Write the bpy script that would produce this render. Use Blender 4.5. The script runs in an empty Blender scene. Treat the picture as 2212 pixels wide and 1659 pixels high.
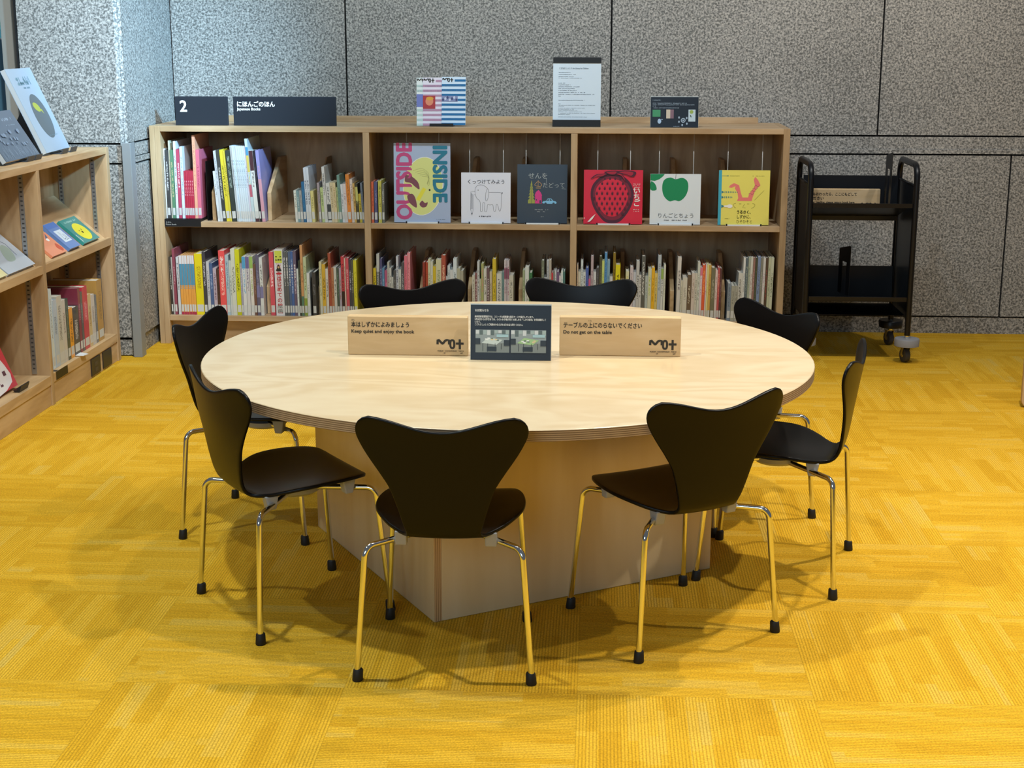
import bpy, math, random
from mathutils import Vector, Matrix
random.seed(7)
PI=math.pi
SC=bpy.context.scene
COL=SC.collection
def rad(d): return d*PI/180
def srgb(h,a=1.0):
    if isinstance(h,str):
        c=[int(h[i:i+2],16)/255 for i in (0,2,4)]
    else: c=list(h)
    return tuple(((x/12.92) if x<=0.04045 else ((x+0.055)/1.055)**2.4) for x in c)+(a,)

# ---------------------------------------------------------------- camera
F_PX,TH,YAW,ROLL,CAMH=3193.72,0.233413,-0.058999,0.00085,1.3698
cd=bpy.data.cameras.new('camera'); cam=bpy.data.objects.new('camera',cd); COL.objects.link(cam)
cd.sensor_fit='HORIZONTAL'; cd.sensor_width=36.0; cd.lens=F_PX/2212*36.0
cd.clip_start=0.05; cd.clip_end=60
_F=Vector((math.sin(YAW)*math.cos(TH),math.cos(YAW)*math.cos(TH),-math.sin(TH)))
_R=Vector((math.cos(YAW),-math.sin(YAW),0)); _U=_R.cross(_F)
_R2=_R*math.cos(ROLL)+_U*math.sin(ROLL); _U2=-_R*math.sin(ROLL)+_U*math.cos(ROLL)
cam.matrix_world=Matrix(((_R2.x,_U2.x,-_F.x,0),(_R2.y,_U2.y,-_F.y,0),(_R2.z,_U2.z,-_F.z,CAMH),(0,0,0,1)))
SC.camera=cam

# ---------------------------------------------------------------- light and exposure
SC.view_settings.view_transform='Standard'; SC.view_settings.look='None'
SC.view_settings.gamma=1.0; SC.view_settings.exposure=0.0
try: SC.view_settings.use_curve_mapping=False
except Exception: pass
wd=bpy.data.worlds.new('room_ambience'); SC.world=wd; wd.use_nodes=True
wd.node_tree.nodes['Background'].inputs[0].default_value=(0.80,0.88,1.0,1)
wd.node_tree.nodes['Background'].inputs[1].default_value=0.13
def lamp(name,kind,loc,target,power,color,size=0.1,**kw):
    l=bpy.data.lights.new(name,kind); l.energy=power; l.color=color
    o=bpy.data.objects.new(name,l); COL.objects.link(o); o.location=loc
    d=Vector(target)-Vector(loc); o.rotation_euler=d.to_track_quat('-Z','Y').to_euler()
    if kind=='SPOT':
        l.spot_size=rad(kw.get('cone',70)); l.spot_blend=kw.get('blend',0.5); l.shadow_soft_size=size
    elif kind=='AREA':
        l.shape='RECTANGLE'; l.size=size; l.size_y=kw.get('size_y',size)
    return o
WARM=(1.0,0.925,0.80); NEUT=(0.93,1.0,0.92); COOL=(0.62,0.82,1.0)
for (lx,ly,lz,pw,cl,cn) in [(-1.05,3.10,2.90,125,NEUT,104),(0.80,3.15,2.90,138,WARM,104),(2.5,3.2,2.90,165,WARM,104),(-2.3,2.9,2.90,62,NEUT,100),
                      (-1.65,4.45,2.95,62,NEUT,100),(-0.15,4.45,2.95,62,WARM,100),(1.35,4.45,2.95,175,WARM,100),
                      (-1.6,1.10,2.90,88,NEUT,76),(-0.2,0.95,2.90,85,WARM,76),(1.2,1.10,2.90,100,WARM,76)]:
    lamp('assumed_downlight','SPOT',(lx,ly,lz),(lx,ly+0.001,0),pw,cl,0.035,cone=cn,blend=0.6)  # assumed downlights above the view, placed from where the shadows fall
for lx,pw,cl in ((-1.7,62,(0.68,0.90,1.0)),(-0.9,72,(0.76,0.92,1.0)),(0.0,92,(0.86,0.95,1.0)),(1.0,86,(1.0,0.97,0.92)),(2.1,80,(1.0,0.96,0.90))):
    lamp('assumed_wall_washer','SPOT',(lx,5.00,3.05),(lx,6.9,1.05),pw,cl,0.06,cone=84,blend=0.9)  # assumed unseen spots, set to brighten the back wall and shelf fronts
lamp('added_corner_spot','SPOT',(-0.9,4.2,2.9),(-2.25,6.15,1.15),330,(0.88,0.96,1.0),0.08,cone=48,blend=0.9)  # added unseen spot to brighten the left corner walls
lamp('added_side_shelf_spot','SPOT',(-0.5,4.0,2.9),(-2.1,5.3,0.50),170,(1.0,0.97,0.90),0.08,cone=56,blend=0.9)  # added unseen spot to brighten the side bookcase
lamp('assumed_cool_spot','SPOT',(1.2,4.2,2.7),(-1.97,6.48,1.25),1500,(0.33,0.68,1.0),0.12,cone=24,blend=1.0)  # assumed cool spot turning the return wall bluish; not daylight from a window
lamp('added_cool_fill','AREA',(-1.6,-1.9,2.2),(-0.9,6.4,1.2),60,(0.60,0.82,1.0),2.4,size_y=1.4)  # added area lamp giving cool fill from behind the camera; no window built

# ---------------------------------------------------------------- mesh helpers
class MB:
    def __init__(s): s.v=[];s.f=[];s.m=[]
    def add(s,vs,fs,mi=0):
        n=len(s.v); s.v+= [tuple(p) for p in vs]
        for f in fs: s.f.append(tuple(n+i for i in f)); s.m.append(mi)
        return s
    def box(s,x0,x1,y0,y1,z0,z1,mi=0,M=None):
        vs=[Vector(p) for p in ((x0,y0,z0),(x1,y0,z0),(x1,y1,z0),(x0,y1,z0),(x0,y0,z1),(x1,y0,z1),(x1,y1,z1),(x0,y1,z1))]
        if M is not None: vs=[M@p for p in vs]
        return s.add(vs,[(0,3,2,1),(4,5,6,7),(0,1,5,4),(1,2,6,5),(2,3,7,6),(3,0,4,7)],mi)
    def prism(s,poly,a,b,axis='y',mi=0):
        # poly: list of 2D points, extruded between a and b along axis
        def P(p,t):
            if axis=='y': return (p[0],t,p[1])
            if axis=='x': return (t,p[0],p[1])
            return (p[0],p[1],t)
        n=len(poly); vs=[P(p,a) for p in poly]+[P(p,b) for p in poly]
        fs=[tuple(range(n))[::-1],tuple(range(n,2*n))]+[(i,(i+1)%n,n+(i+1)%n,n+i) for i in range(n)]
        return s.add(vs,fs,mi)
    def tube(s,path,r,seg=10,mi=0,r2=None,caps=True,flat=None):
        path=[Vector(p) for p in path]; n=len(path); rings=[]
        t=(path[1]-path[0]).normalized(); up=Vector((0,0,1)) if abs(t.z)<.9 else Vector((1,0,0))
        nn=t.cross(up).normalized()
        for i,p in enumerate(path):
            if i==0: t=(path[1]-path[0]).normalized()
            elif i==n-1: t=(path[-1]-path[-2]).normalized()
            else: t=((path[i+1]-p).normalized()+(p-path[i-1]).normalized()).normalized()
            nn=(nn-t*nn.dot(t)).normalized(); bb=t.cross(nn)
            rr=r if r2 is None else r+(r2-r)*i/(n-1)
            ra,rb=(rr,rr) if flat is None else flat
            rings.append([p+nn*(math.cos(2*PI*k/seg)*ra)+bb*(math.sin(2*PI*k/seg)*rb) for k in range(seg)])
        vs=[q for R in rings for q in R]; fs=[]
        for i in range(n-1):
            for k in range(seg):
                a=i*seg+k; b=i*seg+(k+1)%seg; fs.append((a,b,b+seg,a+seg))
        if caps: fs+=[tuple(range(seg))[::-1],tuple(range((n-1)*seg,n*seg))]
        return s.add(vs,fs,mi)
    def lathe(s,prof,seg=24,mi=0,c=(0,0,0),axis='z',caps=True):
        vs=[];fs=[]
        for r,z in prof:
            for k in range(seg):
                a=2*PI*k/seg; p=(r*math.cos(a),r*math.sin(a),z)
                if axis=='x': p=(p[2],p[0],p[1])
                elif axis=='y': p=(p[0],p[2],p[1])
                vs.append((p[0]+c[0],p[1]+c[1],p[2]+c[2]))
        n=len(prof)
        for i in range(n-1):
            for k in range(seg):
                a=i*seg+k;b=i*seg+(k+1)%seg; fs.append((a,b,b+seg,a+seg))
        if caps: fs+=[tuple(range(seg))[::-1],tuple(range((n-1)*seg,n*seg))]
        return s.add(vs,fs,mi)
    def build(s,name,mats,parent=None,smooth=False,bevel=0,fix=True):
        me=bpy.data.meshes.new(name); me.from_pydata(s.v,[],s.f)
        if not isinstance(mats,(list,tuple)): mats=[mats]
        for m in mats: me.materials.append(m)
        for p,mi in zip(me.polygons,s.m): p.material_index=mi
        if fix:
            import bmesh
            bm=bmesh.new(); bm.from_mesh(me); bmesh.ops.recalc_face_normals(bm,faces=bm.faces); bm.to_mesh(me); bm.free()
        if smooth:
            for p in me.polygons: p.use_smooth=True
            if smooth=='auto':
                try: me.set_sharp_from_angle(angle=rad(40))
                except Exception: pass
        me.update()
        o=bpy.data.objects.new(name,me); COL.objects.link(o)
        if parent: o.parent=parent
        if bevel:
            b=o.modifiers.new('soft_edge','BEVEL'); b.width=bevel; b.segments=2; b.limit_method='ANGLE'; b.angle_limit=rad(50)
        return o
def empty(name,loc=(0,0,0),rz=0,rx=0,ry=0):
    o=bpy.data.objects.new(name,None); COL.objects.link(o); o.location=loc; o.rotation_euler=(rx,ry,rz)
    o.empty_display_size=0.05; return o
def tag(o,label=None,cat=None,group=None,kind=None):
    if label: o['label']=label
    if cat: o['category']=cat
    if group: o['group']=group
    if kind: o['kind']=kind
    return o
def children(o): return [c for c in bpy.data.objects if c.parent==o]
def copy_tree(o,parent=None):
    kids=list(o.children)
    c=o.copy(); COL.objects.link(c); c.parent=parent
    for k in kids: copy_tree(k,c)
    return c

# ---------------------------------------------------------------- materials
MATS={}
def P(name,color,rough=0.5,metal=0.0,coat=0.0,spec=0.5,key=None):
    k=key or (name,color if isinstance(color,str) else tuple(color),rough,metal,coat,spec)
    if k in MATS: return MATS[k]
    m=bpy.data.materials.new(name); m.use_nodes=True
    b=m.node_tree.nodes['Principled BSDF']
    b.inputs['Base Color'].default_value=srgb(color); b.inputs['Roughness'].default_value=rough
    b.inputs['Metallic'].default_value=metal
    b.inputs['Coat Weight'].default_value=coat; b.inputs['Coat Roughness'].default_value=0.08
    b.inputs['Specular IOR Level'].default_value=spec
    MATS[k]=m; return m
class NT:
    def __init__(s,name):
        s.m=bpy.data.materials.new(name); s.m.use_nodes=True; s.t=s.m.node_tree; s.b=s.t.nodes['Principled BSDF']
    def n(s,typ,**kw):
        x=s.t.nodes.new(typ)
        for k,v in kw.items():
            if k.startswith('i_'):
                x.inputs[int(k[2:]) if k[2:].isdigit() else k[2:]].default_value=v
            else: setattr(x,k,v)
        return x
    def l(s,a,b): s.t.links.new(a,b)
    def math(s,op,a,b=None,c=None,clamp=False):
        x=s.n('ShaderNodeMath',operation=op); x.use_clamp=clamp
        for i,v in enumerate((a,b,c)):
            if v is None: continue
            if isinstance(v,(int,float)): x.inputs[i].default_value=v
            else: s.l(v,x.inputs[i])
        return x.outputs[0]
    def mix(s,f,a,b,mode='MIX'):
        x=s.n('ShaderNodeMix',data_type='RGBA',blend_type=mode)
        for i,v in ((0,f),(6,a),(7,b)):
            if isinstance(v,(int,float,tuple)): x.inputs[i].default_value=v
            else: s.l(v,x.inputs[i])
        return x.outputs[2]
    def ramp(s,f,stops,interp='LINEAR'):
        x=s.n('ShaderNodeValToRGB'); e=x.color_ramp; e.interpolation=interp
        while len(e.elements)<len(stops): e.elements.new(0.5)
        for q,(p,c) in zip(e.elements,stops): q.position=p; q.color=c
        s.l(f,x.inputs[0]); return x.outputs[0]
    def bump(s,h,st,dist=0.002):
        x=s.n('ShaderNodeBump'); x.inputs['Strength'].default_value=st; x.inputs['Distance'].default_value=dist
        s.l(h,x.inputs['Height']); s.l(x.outputs[0],s.b.inputs['Normal'])

def wood(name,c0,c1,c2,axis='x',scale=1.0,rough=0.42,coat=0.0,figure=0.5,aniso=(1.3,9)):
    N=NT(name); tc=N.n('ShaderNodeTexCoord'); mp=N.n('ShaderNodeMapping')
    A,B=aniso; st={'x':(A,B,B),'y':(B,A,B),'z':(B,B,A)}[axis]
    mp.inputs['Scale'].default_value=tuple(v*scale for v in st)
    N.l(tc.outputs['Object'],mp.inputs[0])
    n1=N.n('ShaderNodeTexNoise'); n1.inputs['Scale'].default_value=0.9; n1.inputs['Detail'].default_value=3; n1.inputs['Distortion'].default_value=0.6
    N.l(mp.outputs[0],n1.inputs[0])
    rings=N.math('SINE',N.math('MULTIPLY',n1.outputs[0],34.0*figure+10))
    r01=N.math('MULTIPLY_ADD',rings,0.5,0.5)
    n2=N.n('ShaderNodeTexNoise'); n2.inputs['Scale'].default_value=7; n2.inputs['Detail'].default_value=5
    N.l(mp.outputs[0],n2.inputs[0])
    f=N.math('ADD',N.math('MULTIPLY',r01,0.45),N.math('MULTIPLY',n2.outputs[0],0.6))
    n3=N.n('ShaderNodeTexNoise'); n3.inputs['Scale'].default_value=0.35; N.l(mp.outputs[0],n3.inputs[0])
    f=N.math('ADD',f,N.math('MULTIPLY_ADD',n3.outputs[0],0.5,-0.25))
    N.l(N.ramp(f,[(0.2,srgb(c0)),(0.55,srgb(c1)),(0.95,srgb(c2))]),N.b.inputs['Base Color'])
    N.b.inputs['Roughness'].default_value=rough; N.b.inputs['Coat Weight'].default_value=coat
    N.b.inputs['Coat Roughness'].default_value=0.12
    return N.m
def ply_edge(name,period,light,dark,axis=2,rough=0.5):
    N=NT(name); tc=N.n('ShaderNodeTexCoord'); sp=N.n('ShaderNodeSeparateXYZ'); N.l(tc.outputs['Object'],sp.inputs[0])
    nz=N.n('ShaderNodeTexNoise'); nz.inputs['Scale'].default_value=30; N.l(tc.outputs['Object'],nz.inputs[0])
    a=N.math('FRACT',N.math('DIVIDE',sp.outputs[axis],period))
    a=N.math('ADD',a,N.math('MULTIPLY_ADD',nz.outputs[0],0.3,-0.15))
    N.l(N.ramp(a,[(0.0,srgb(light)),(0.42,srgb(light)),(0.5,srgb(dark)),(0.9,srgb(dark)),(1.0,srgb(light))]),N.b.inputs['Base Color'])
    N.b.inputs['Roughness'].default_value=rough
    return N.m
BIRCH=wood('birch_plywood','a98c68','bb9e7a','c9af8c','x',1.0,0.45,0,0.35)
BIRCH_Z=wood('birch_plywood_upright','a58864','b69a75','c5aa86','z',1.0,0.45,0,0.35)
BIRCH_Y=wood('birch_plywood_deep','b4946c','c8aa80','d5ba93','y',1.0,0.45,0,0.35)
TABLE=wood('birch_tabletop','d3ba92','dac4a0','e0ceac','x',0.8,0.34,0.4,1.0,aniso=(2.2,5.5))
PANEL=wood('birch_panel','d3bb8e','dac499','e1cda6','z',0.5,0.5,0.0,0.4)
SIGNWOOD=wood('sign_wood','c9a97c','d0b286','d8bd95','x',1.6,0.5,0,0.4)
PLY=ply_edge('plywood_edge',0.0046,'baa184','80694f')
PLYF=ply_edge('plywood_front_edge',0.008,'c39f74','ab855c')
BLACKSHELL=P('black_lacquer','090809',0.34,0,0.0,0.22)
CHROME=P('chrome','e6e6e2',0.09,1.0)
RUBBER=P('black_rubber','131313',0.6)
GREYPL=P('grey_plastic','9ea0a2',0.45)
CARTBLK=P('black_enamel','090b11',0.36,0,0.0,0.4)
BLK=P('black_paint','121316',0.45)
WHITE=P('white_print','f2f2ee',0.6)
INK=P('dark_print','2a2620',0.6)
PAGES=P('book_pages','d9d3c4',0.8)
STICK=P('spine_sticker','c9cbc8',0.45)
STEEL=P('steel_track','a9abad',0.35,0.8)
FELT=P('dark_board','1b2029',0.9)

# granite
def granite(name,lo,mid,hi,scale=110):
    N=NT(name); tc=N.n('ShaderNodeTexCoord')
    n1=N.n('ShaderNodeTexNoise'); n1.inputs['Scale'].default_value=scale; n1.inputs['Detail'].default_value=1.0; n1.inputs['Roughness'].default_value=0.5; n1.inputs['Distortion'].default_value=0.6
    N.l(tc.outputs['Object'],n1.inputs[0])
    n2=N.n('ShaderNodeTexNoise'); n2.inputs['Scale'].default_value=2.2; n2.inputs['Detail'].default_value=3; N.l(tc.outputs['Object'],n2.inputs[0])
    f=N.math('ADD',n1.outputs[0],N.math('MULTIPLY_ADD',n2.outputs[0],0.12,-0.06))
    v=N.n('ShaderNodeTexVoronoi'); v.inputs['Scale'].default_value=scale*0.8; N.l(tc.outputs['Object'],v.inputs[0])
    c=N.ramp(f,[(0.38,srgb(lo)),(0.46,srgb(mid)),(0.55,srgb(hi)),(0.68,srgb('b9b6b0'))])
    c=N.mix(N.math('MULTIPLY',N.math('LESS_THAN',v.outputs['Distance'],0.30),0.30),c,srgb('3e3e40'))
    N.l(c,N.b.inputs['Base Color']); N.b.inputs['Roughness'].default_value=0.5
    return N.m
GRANITE=granite('grey_granite','62625f','888885','9d9b96',120)

# carpet tiles, half a metre, laid quarter-turned
def carpet():
    N=NT('yellow_carpet_tiles'); tc=N.n('ShaderNodeTexCoord'); sp=N.n('ShaderNodeSeparateXYZ')
    N.l(tc.outputs['Object'],sp.inputs[0])
    X=N.math('DIVIDE',N.math('SUBTRACT',sp.outputs[0],-0.0326),0.5)
    Y=N.math('DIVIDE',N.math('SUBTRACT',sp.outputs[1],3.4125),0.5)
    ix=N.math('FLOOR',X); iy=N.math('FLOOR',Y)
    fx=N.math('SUBTRACT',X,ix); fy=N.math('SUBTRACT',Y,iy)
    par=N.math('FLOORED_MODULO',N.math('ADD',ix,iy),2.0)   # 0: ribs along y
    def sel(a,b): # par==0 -> a
        return N.math('ADD',N.math('MULTIPLY',a,N.math('SUBTRACT',1.0,par)),N.math('MULTIPLY',b,par))
    a=sel(fx,fy); b=sel(fy,fx)
    tid=N.math('ADD',N.math('MULTIPLY',ix,7.31),N.math('MULTIPLY',iy,3.77))
    def white(x,y,z=0.0):
        c=N.n('ShaderNodeCombineXYZ')
        for i,v in enumerate((x,y,z)):
            if isinstance(v,(int,float)): c.inputs[i].default_value=v
            else: N.l(v,c.inputs[i])
        w=N.n('ShaderNodeTexWhiteNoise'); w.noise_dimensions='3D'; N.l(c.outputs[0],w.inputs[0]); return w.outputs[0]
    # strips of ribs with random lengths
    s1=N.math('FLOOR',N.math('MULTIPLY',a,11.0)); h1=white(s1,tid,1.0)
    seg=N.math('FLOOR',N.math('ADD',N.math('MULTIPLY',b,1.7),N.math('MULTIPLY',h1,5.0)))
    v1=white(seg,s1,tid)
    s2=N.math('FLOOR',N.math('MULTIPLY',a,24.0)); h2=white(s2,tid,4.0)
    seg2=N.math('FLOOR',N.math('ADD',N.math('MULTIPLY',b,2.6),N.math('MULTIPLY',h2,7.0)))
    v2=white(seg2,s2,N.math('ADD',tid,9.0))
    rib=N.math('FRACT',N.math('MULTIPLY',a,72.0))
    ribd=N.math('ABSOLUTE',N.math('MULTIPLY_ADD',rib,2.0,-1.0))   # 0 mid .. 1 gap
    groove=N.ramp(ribd,[(0.45,(0,0,0,1)),(0.95,(1,1,1,1))])
    nz=N.n('ShaderNodeTexNoise'); nz.inputs['Scale'].default_value=240; nz.inputs['Detail'].default_value=2; N.l(tc.outputs['Object'],nz.inputs[0])
    nb=N.n('ShaderNodeTexNoise'); nb.inputs['Scale'].default_value=1.3; nb.inputs['Detail'].default_value=3; N.l(tc.outputs['Object'],nb.inputs[0])
    t=N.math('ADD',N.math('MULTIPLY',v1,0.55),N.math('MULTIPLY',v2,0.35))
    t=N.math('ADD',t,N.math('MULTIPLY_ADD',nb.outputs[0],0.4,-0.15))
    col=N.ramp(t,[(0.0,srgb('d29e20')),(0.4,srgb('deac2a')),(0.7,srgb('e7b738')),(1.0,srgb('deba55'))])
    col=N.mix(N.math('MULTIPLY',groove,0.50),col,srgb('98741c'))
    gr=N.ramp(nz.outputs[0],[(0.3,(0.62,0.62,0.62,1)),(0.65,(1.12,1.12,1.12,1))])
    col=N.mix(0.75,col,gr,'MULTIPLY')
    # tile seams
    ex=N.math('MINIMUM',N.math('MINIMUM',fx,N.math('SUBTRACT',1.0,fx)),N.math('MINIMUM',fy,N.math('SUBTRACT',1.0,fy)))
    seam=N.math('LESS_THAN',ex,0.0035)
    col=N.mix(N.math('MULTIPLY',seam,0.10),col,srgb('90701c'))
    N.l(col,N.b.inputs['Base Color']); N.b.inputs['Roughness'].default_value=0.95
    N.b.inputs['Specular IOR Level'].default_value=0.12
    hgt=N.math('ADD',N.math('MULTIPLY',groove,-1.0),N.math('MULTIPLY',nz.outputs[0],0.8))
    N.bump(hgt,0.5,0.002)
    return N.m
CARPET=carpet()

# printed spine with illegible small marks
def spine_mat(base,ink,seed=0):
    k=('spine',base,ink,seed)
    if k in MATS: return MATS[k]
    N=NT('book_cover'); tc=N.n('ShaderNodeTexCoord'); sp=N.n('ShaderNodeSeparateXYZ'); N.l(tc.outputs['Generated'],sp.inputs[0])
    so=N.n('ShaderNodeSeparateXYZ'); N.l(tc.outputs['Object'],so.inputs[0])
    dx=N.math('ABSOLUTE',N.math('SUBTRACT',sp.outputs[0],0.5))
    inx=N.math('LESS_THAN',dx,0.24)
    r=random.Random(hash(base+ink) if False else (int(base,16)*31+int(ink,16)+seed*977)%99991)
    z0=r.uniform(.3,.5); z1=r.uniform(.72,.93)
    inz=N.math('MULTIPLY',N.math('GREATER_THAN',sp.outputs[2],z0),N.math('LESS_THAN',sp.outputs[2],z1))
    front=N.math('LESS_THAN',so.outputs[1],0.0012)
    c=N.n('ShaderNodeCombineXYZ'); N.l(N.math('MULTIPLY',so.outputs[0],260.0),c.inputs[0]); N.l(N.math('MULTIPLY',so.outputs[2],210.0),c.inputs[2]); c.inputs[1].default_value=r.uniform(0,50)
    nz=N.n('ShaderNodeTexNoise'); nz.inputs['Scale'].default_value=1.0; nz.inputs['Detail'].default_value=1; N.l(c.outputs[0],nz.inputs[0])
    pt=N.math('GREATER_THAN',nz.outputs[0],0.5)
    msk=N.math('MULTIPLY',N.math('MULTIPLY',inx,inz),N.math('MULTIPLY',front,pt))
    n2=N.n('ShaderNodeTexNoise'); n2.inputs['Scale'].default_value=18; N.l(tc.outputs['Object'],n2.inputs[0])
    b0=N.mix(N.math('MULTIPLY',n2.outputs[0],0.10),srgb(base),srgb(ink))
    N.l(N.mix(N.math('MULTIPLY',msk,0.8),b0,srgb(ink)),N.b.inputs['Base Color'])
    N.b.inputs['Roughness'].default_value=0.4; N.b.inputs['Coat Weight'].default_value=0.25
    MATS[k]=N.m; return N.m

# ---------------------------------------------------------------- lettering and flat art
def text(body,size,x,z,parent,mat,y=-0.0006,align='LEFT',bold=0.0,rot=0.0,name='lettering',sx=1.0,depth=0.0,spacing=1.0,fit_w=None):
    c=bpy.data.curves.new(name,'FONT'); c.body=body; c.size=size; c.align_x=align; c.extrude=depth
    c.space_character=spacing; c.resolution_u=3
    tmp=bpy.data.objects.new('tmp_text',c); COL.objects.link(tmp)
    dg=bpy.context.evaluated_depsgraph_get(); dg.update()
    me=bpy.data.meshes.new_from_object(tmp.evaluated_get(dg)); bpy.data.objects.remove(tmp); bpy.data.curves.remove(c)
    if fit_w:
        xx=[v.co.x for v in me.vertices]; sx=fit_w/(max(xx)-min(xx))
    cr,sr=math.cos(rot),math.sin(rot)
    for v in me.vertices:
        px,py,pz=v.co; px*=sx
        v.co=(x+px*cr-py*sr,y-pz,z+px*sr+py*cr)
    if bold>0:
        V=[tuple(v.co) for v in me.vertices]; Fc=[tuple(p.vertices) for p in me.polygons]; n=len(V); VV=list(V); FF=list(Fc)
        for q,(ax,az) in enumerate(((bold,0),(-bold,0),(0,bold),(0,-bold),(bold*.7,bold*.7),(-bold*.7,-bold*.7),(bold*.7,-bold*.7),(-bold*.7,bold*.7))):
            VV+=[(a+ax,b-0.000025*(q+1),c_+az) for a,b,c_ in V]; FF+=[tuple(i+n*(q+1) for i in f) for f in Fc]
        me2=bpy.data.meshes.new(name); me2.from_pydata(VV,[],FF); bpy.data.meshes.remove(me); me=me2
    me.materials.clear(); me.materials.append(mat); me.name=name
    o=bpy.data.objects.new(name,me); COL.objects.link(o); o.parent=parent
    return o
class Art:
    """flat printed shapes on a front face (x right, z up, facing -y)"""
    def __init__(s): s.mb=MB(); s.mats=[]; s.k=0
    def mi(s,m):
        if m not in s.mats: s.mats.append(m)
        return s.mats.index(m)
    def poly(s,pts,m,y=None):
        if y is None: s.k+=1; y=-0.0002-0.00004*s.k
        c=(sum(p[0] for p in pts)/len(pts),sum(p[1] for p in pts)/len(pts))
        s.mb.add([(p[0],y,p[1]) for p in pts],[tuple(range(len(pts)))],s.mi(m)); return s
    def rect(s,x0,x1,z0,z1,m): return s.poly([(x0,z0),(x1,z0),(x1,z1),(x0,z1)],m)
    def ell(s,cx,cz,rx,rz,m,a0=0,n=36,rot=0):
        return s.poly([(cx+rx*math.cos(2*PI*i/n)*math.cos(rot)-rz*math.sin(2*PI*i/n)*math.sin(rot),cz+rx*math.cos(2*PI*i/n)*math.sin(rot)+rz*math.sin(2*PI*i/n)*math.cos(rot)) for i in range(n)],m)
    def line(s,pts,w,m,closed=False):
        s.k+=1; y=-0.0002-0.00004*s.k
        if closed: pts=list(pts)+[pts[0]]
        n=len(pts); L=[];R=[]
        for i,p in enumerate(pts):
            a=pts[max(i-1,0)]; b=pts[min(i+1,n-1)]
            if closed and (i==0 or i==n-1): a=pts[-2]; b=pts[1]
            dx,dz=b[0]-a[0],b[1]-a[1]; l=math.hypot(dx,dz) or 1
            nx,nz=-dz/l*w/2,dx/l*w/2
            L.append((p[0]+nx,y,p[1]+nz)); R.append((p[0]-nx,y,p[1]-nz))
        s.mb.add(L+R,[(i,i+1,n+i+1,n+i) for i in range(n-1)],s.mi(m)); return s
    def scribble(s,x0,x1,z,h,m,seed=0,gap=0.25):
        r=random.Random(seed); x=x0; s.k+=0; y=-0.0004
        while x<x1:
            w=r.uniform(.5,1.3)*h
            if r.random()>gap:
                for q in range(2):
                    zz=z+h*r.uniform(0,.6); s.mb.add([(x,y,zz),(min(x+w,x1),y,zz),(min(x+w,x1),y,zz+h*.28),(x,y,zz+h*.28)],[(0,1,2,3)],s.mi(m))
                xx=x+w*r.random()*.6; s.mb.add([(xx,y,z),(xx+h*.22,y,z),(xx+h*.22,y,z+h),(xx,y,z+h)],[(0,1,2,3)],s.mi(m))
            x+=w*1.15
        return s
    def build(s,name,parent): return s.mb.build(name,s.mats,parent,fix=False)
def smooth_pts(pts,n=6,closed=True):
    out=[];N=len(pts)
    rng=range(N) if closed else range(N-1)
    for i in rng:
        if closed: p0,p1,p2,p3=pts[i-1],pts[i],pts[(i+1)%N],pts[(i+2)%N]
        else: p0,p1,p2,p3=pts[max(i-1,0)],pts[i],pts[i+1],pts[min(i+2,N-1)]
        for k in range(n):
            t=k/n
            out.append(tuple(0.5*((2*p1[j])+(-p0[j]+p2[j])*t+(2*p0[j]-5*p1[j]+4*p2[j]-p3[j])*t*t+(-p0[j]+3*p1[j]-3*p2[j]+p3[j])*t**3) for j in (0,1)))
    if not closed: out.append(pts[-1])
    return out
def wave_logo(parent,x,z,h,mat,small=True,y=-0.0012):
    """the museum's mark: a wavy m, a tall ring and a plus"""
    a=Art(); w=h*0.20
    zig=[(x+h*.02,z+h*.46),(x+h*.04,z+h*.90)]+smooth_pts([(x+h*.16,z+h*.90),(x+h*.30,z+h*.74),(x+h*.50,z+h*.56),(x+h*.62,z+h*.62),(x+h*.80,z+h*.84),(x+h*.98,z+h*.90)],5,False)+[(x+h*1.16,z+h*.90),(x+h*1.18,z+h*.46)]
    a.line(zig,w*1.15,mat)
    cx=x+h*1.50
    ring=[(cx+h*.20*math.copysign(abs(math.cos(t))**.7,math.cos(t)),z+h*.50+h*.40*math.copysign(abs(math.sin(t))**.8,math.sin(t))) for t in [2*PI*i/28 for i in range(28)]]
    a.line(ring,w*1.05,mat,True)
    a.rect(x+h*1.86,x+h*2.64,z+h*.45,z+h*.67,mat); a.rect(x+h*2.14,x+h*2.36,z-h*.02,z+h*1.0,mat)
    o=a.build('printed_mark',parent)
    for v in o.data.vertices: v.co.y+=y+0.0003
    if small:
        text('MUSEUM   CONTEMPORARY   TOKYO',h*.155,x,z-h*.26,parent,mat,y=y,bold=h*.004)
        text('OF                                  ART',h*.155,x+h*.62,z-h*.47,parent,mat,y=y,bold=h*.004)
    return o

# ================================================================ ROOM
fl=MB().add([(-3.2,-2.0,0),(5.0,-2.0,0),(5.0,6.93,0),(-3.2,6.93,0)],[(0,1,2,3)]).build('floor',CARPET,fix=False)
tag(fl,kind='structure')
YW=6.90
JOINT=P('joint_black','050608',0.9)
w=MB()
G=0.004
def slab(m,x0,x1,z0,z1,yy=YW): m.box(x0+G,x1-G,yy,yy+0.03,z0+G,z1-G,0)
w.box(-1.985,5.0,YW+0.012,YW+0.06,0,3.2,1)
xs=[-1.985,-1.172,0.0425,1.258,2.474,3.69,4.9]
for a,b in zip(xs[:-1],xs[1:]): slab(w,a,b,0.913,3.2)
slab(w,-1.985,5.0,0.830,0.913); w.box(-1.985,5.0,YW-0.006,YW+0.01,0.834,0.852,0)
xl=[-1.985,-0.566,0.650,1.866,3.082,4.298,5.0]
for a,b in zip(xl[:-1],xl[1:]): slab(w,a,b,0.080,0.830)
w.box(-1.985,5.0,YW+0.006,YW+0.03,0.0,0.077,0)
tag(w.build('wall_back',[GRANITE,JOINT]),kind='structure')
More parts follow.
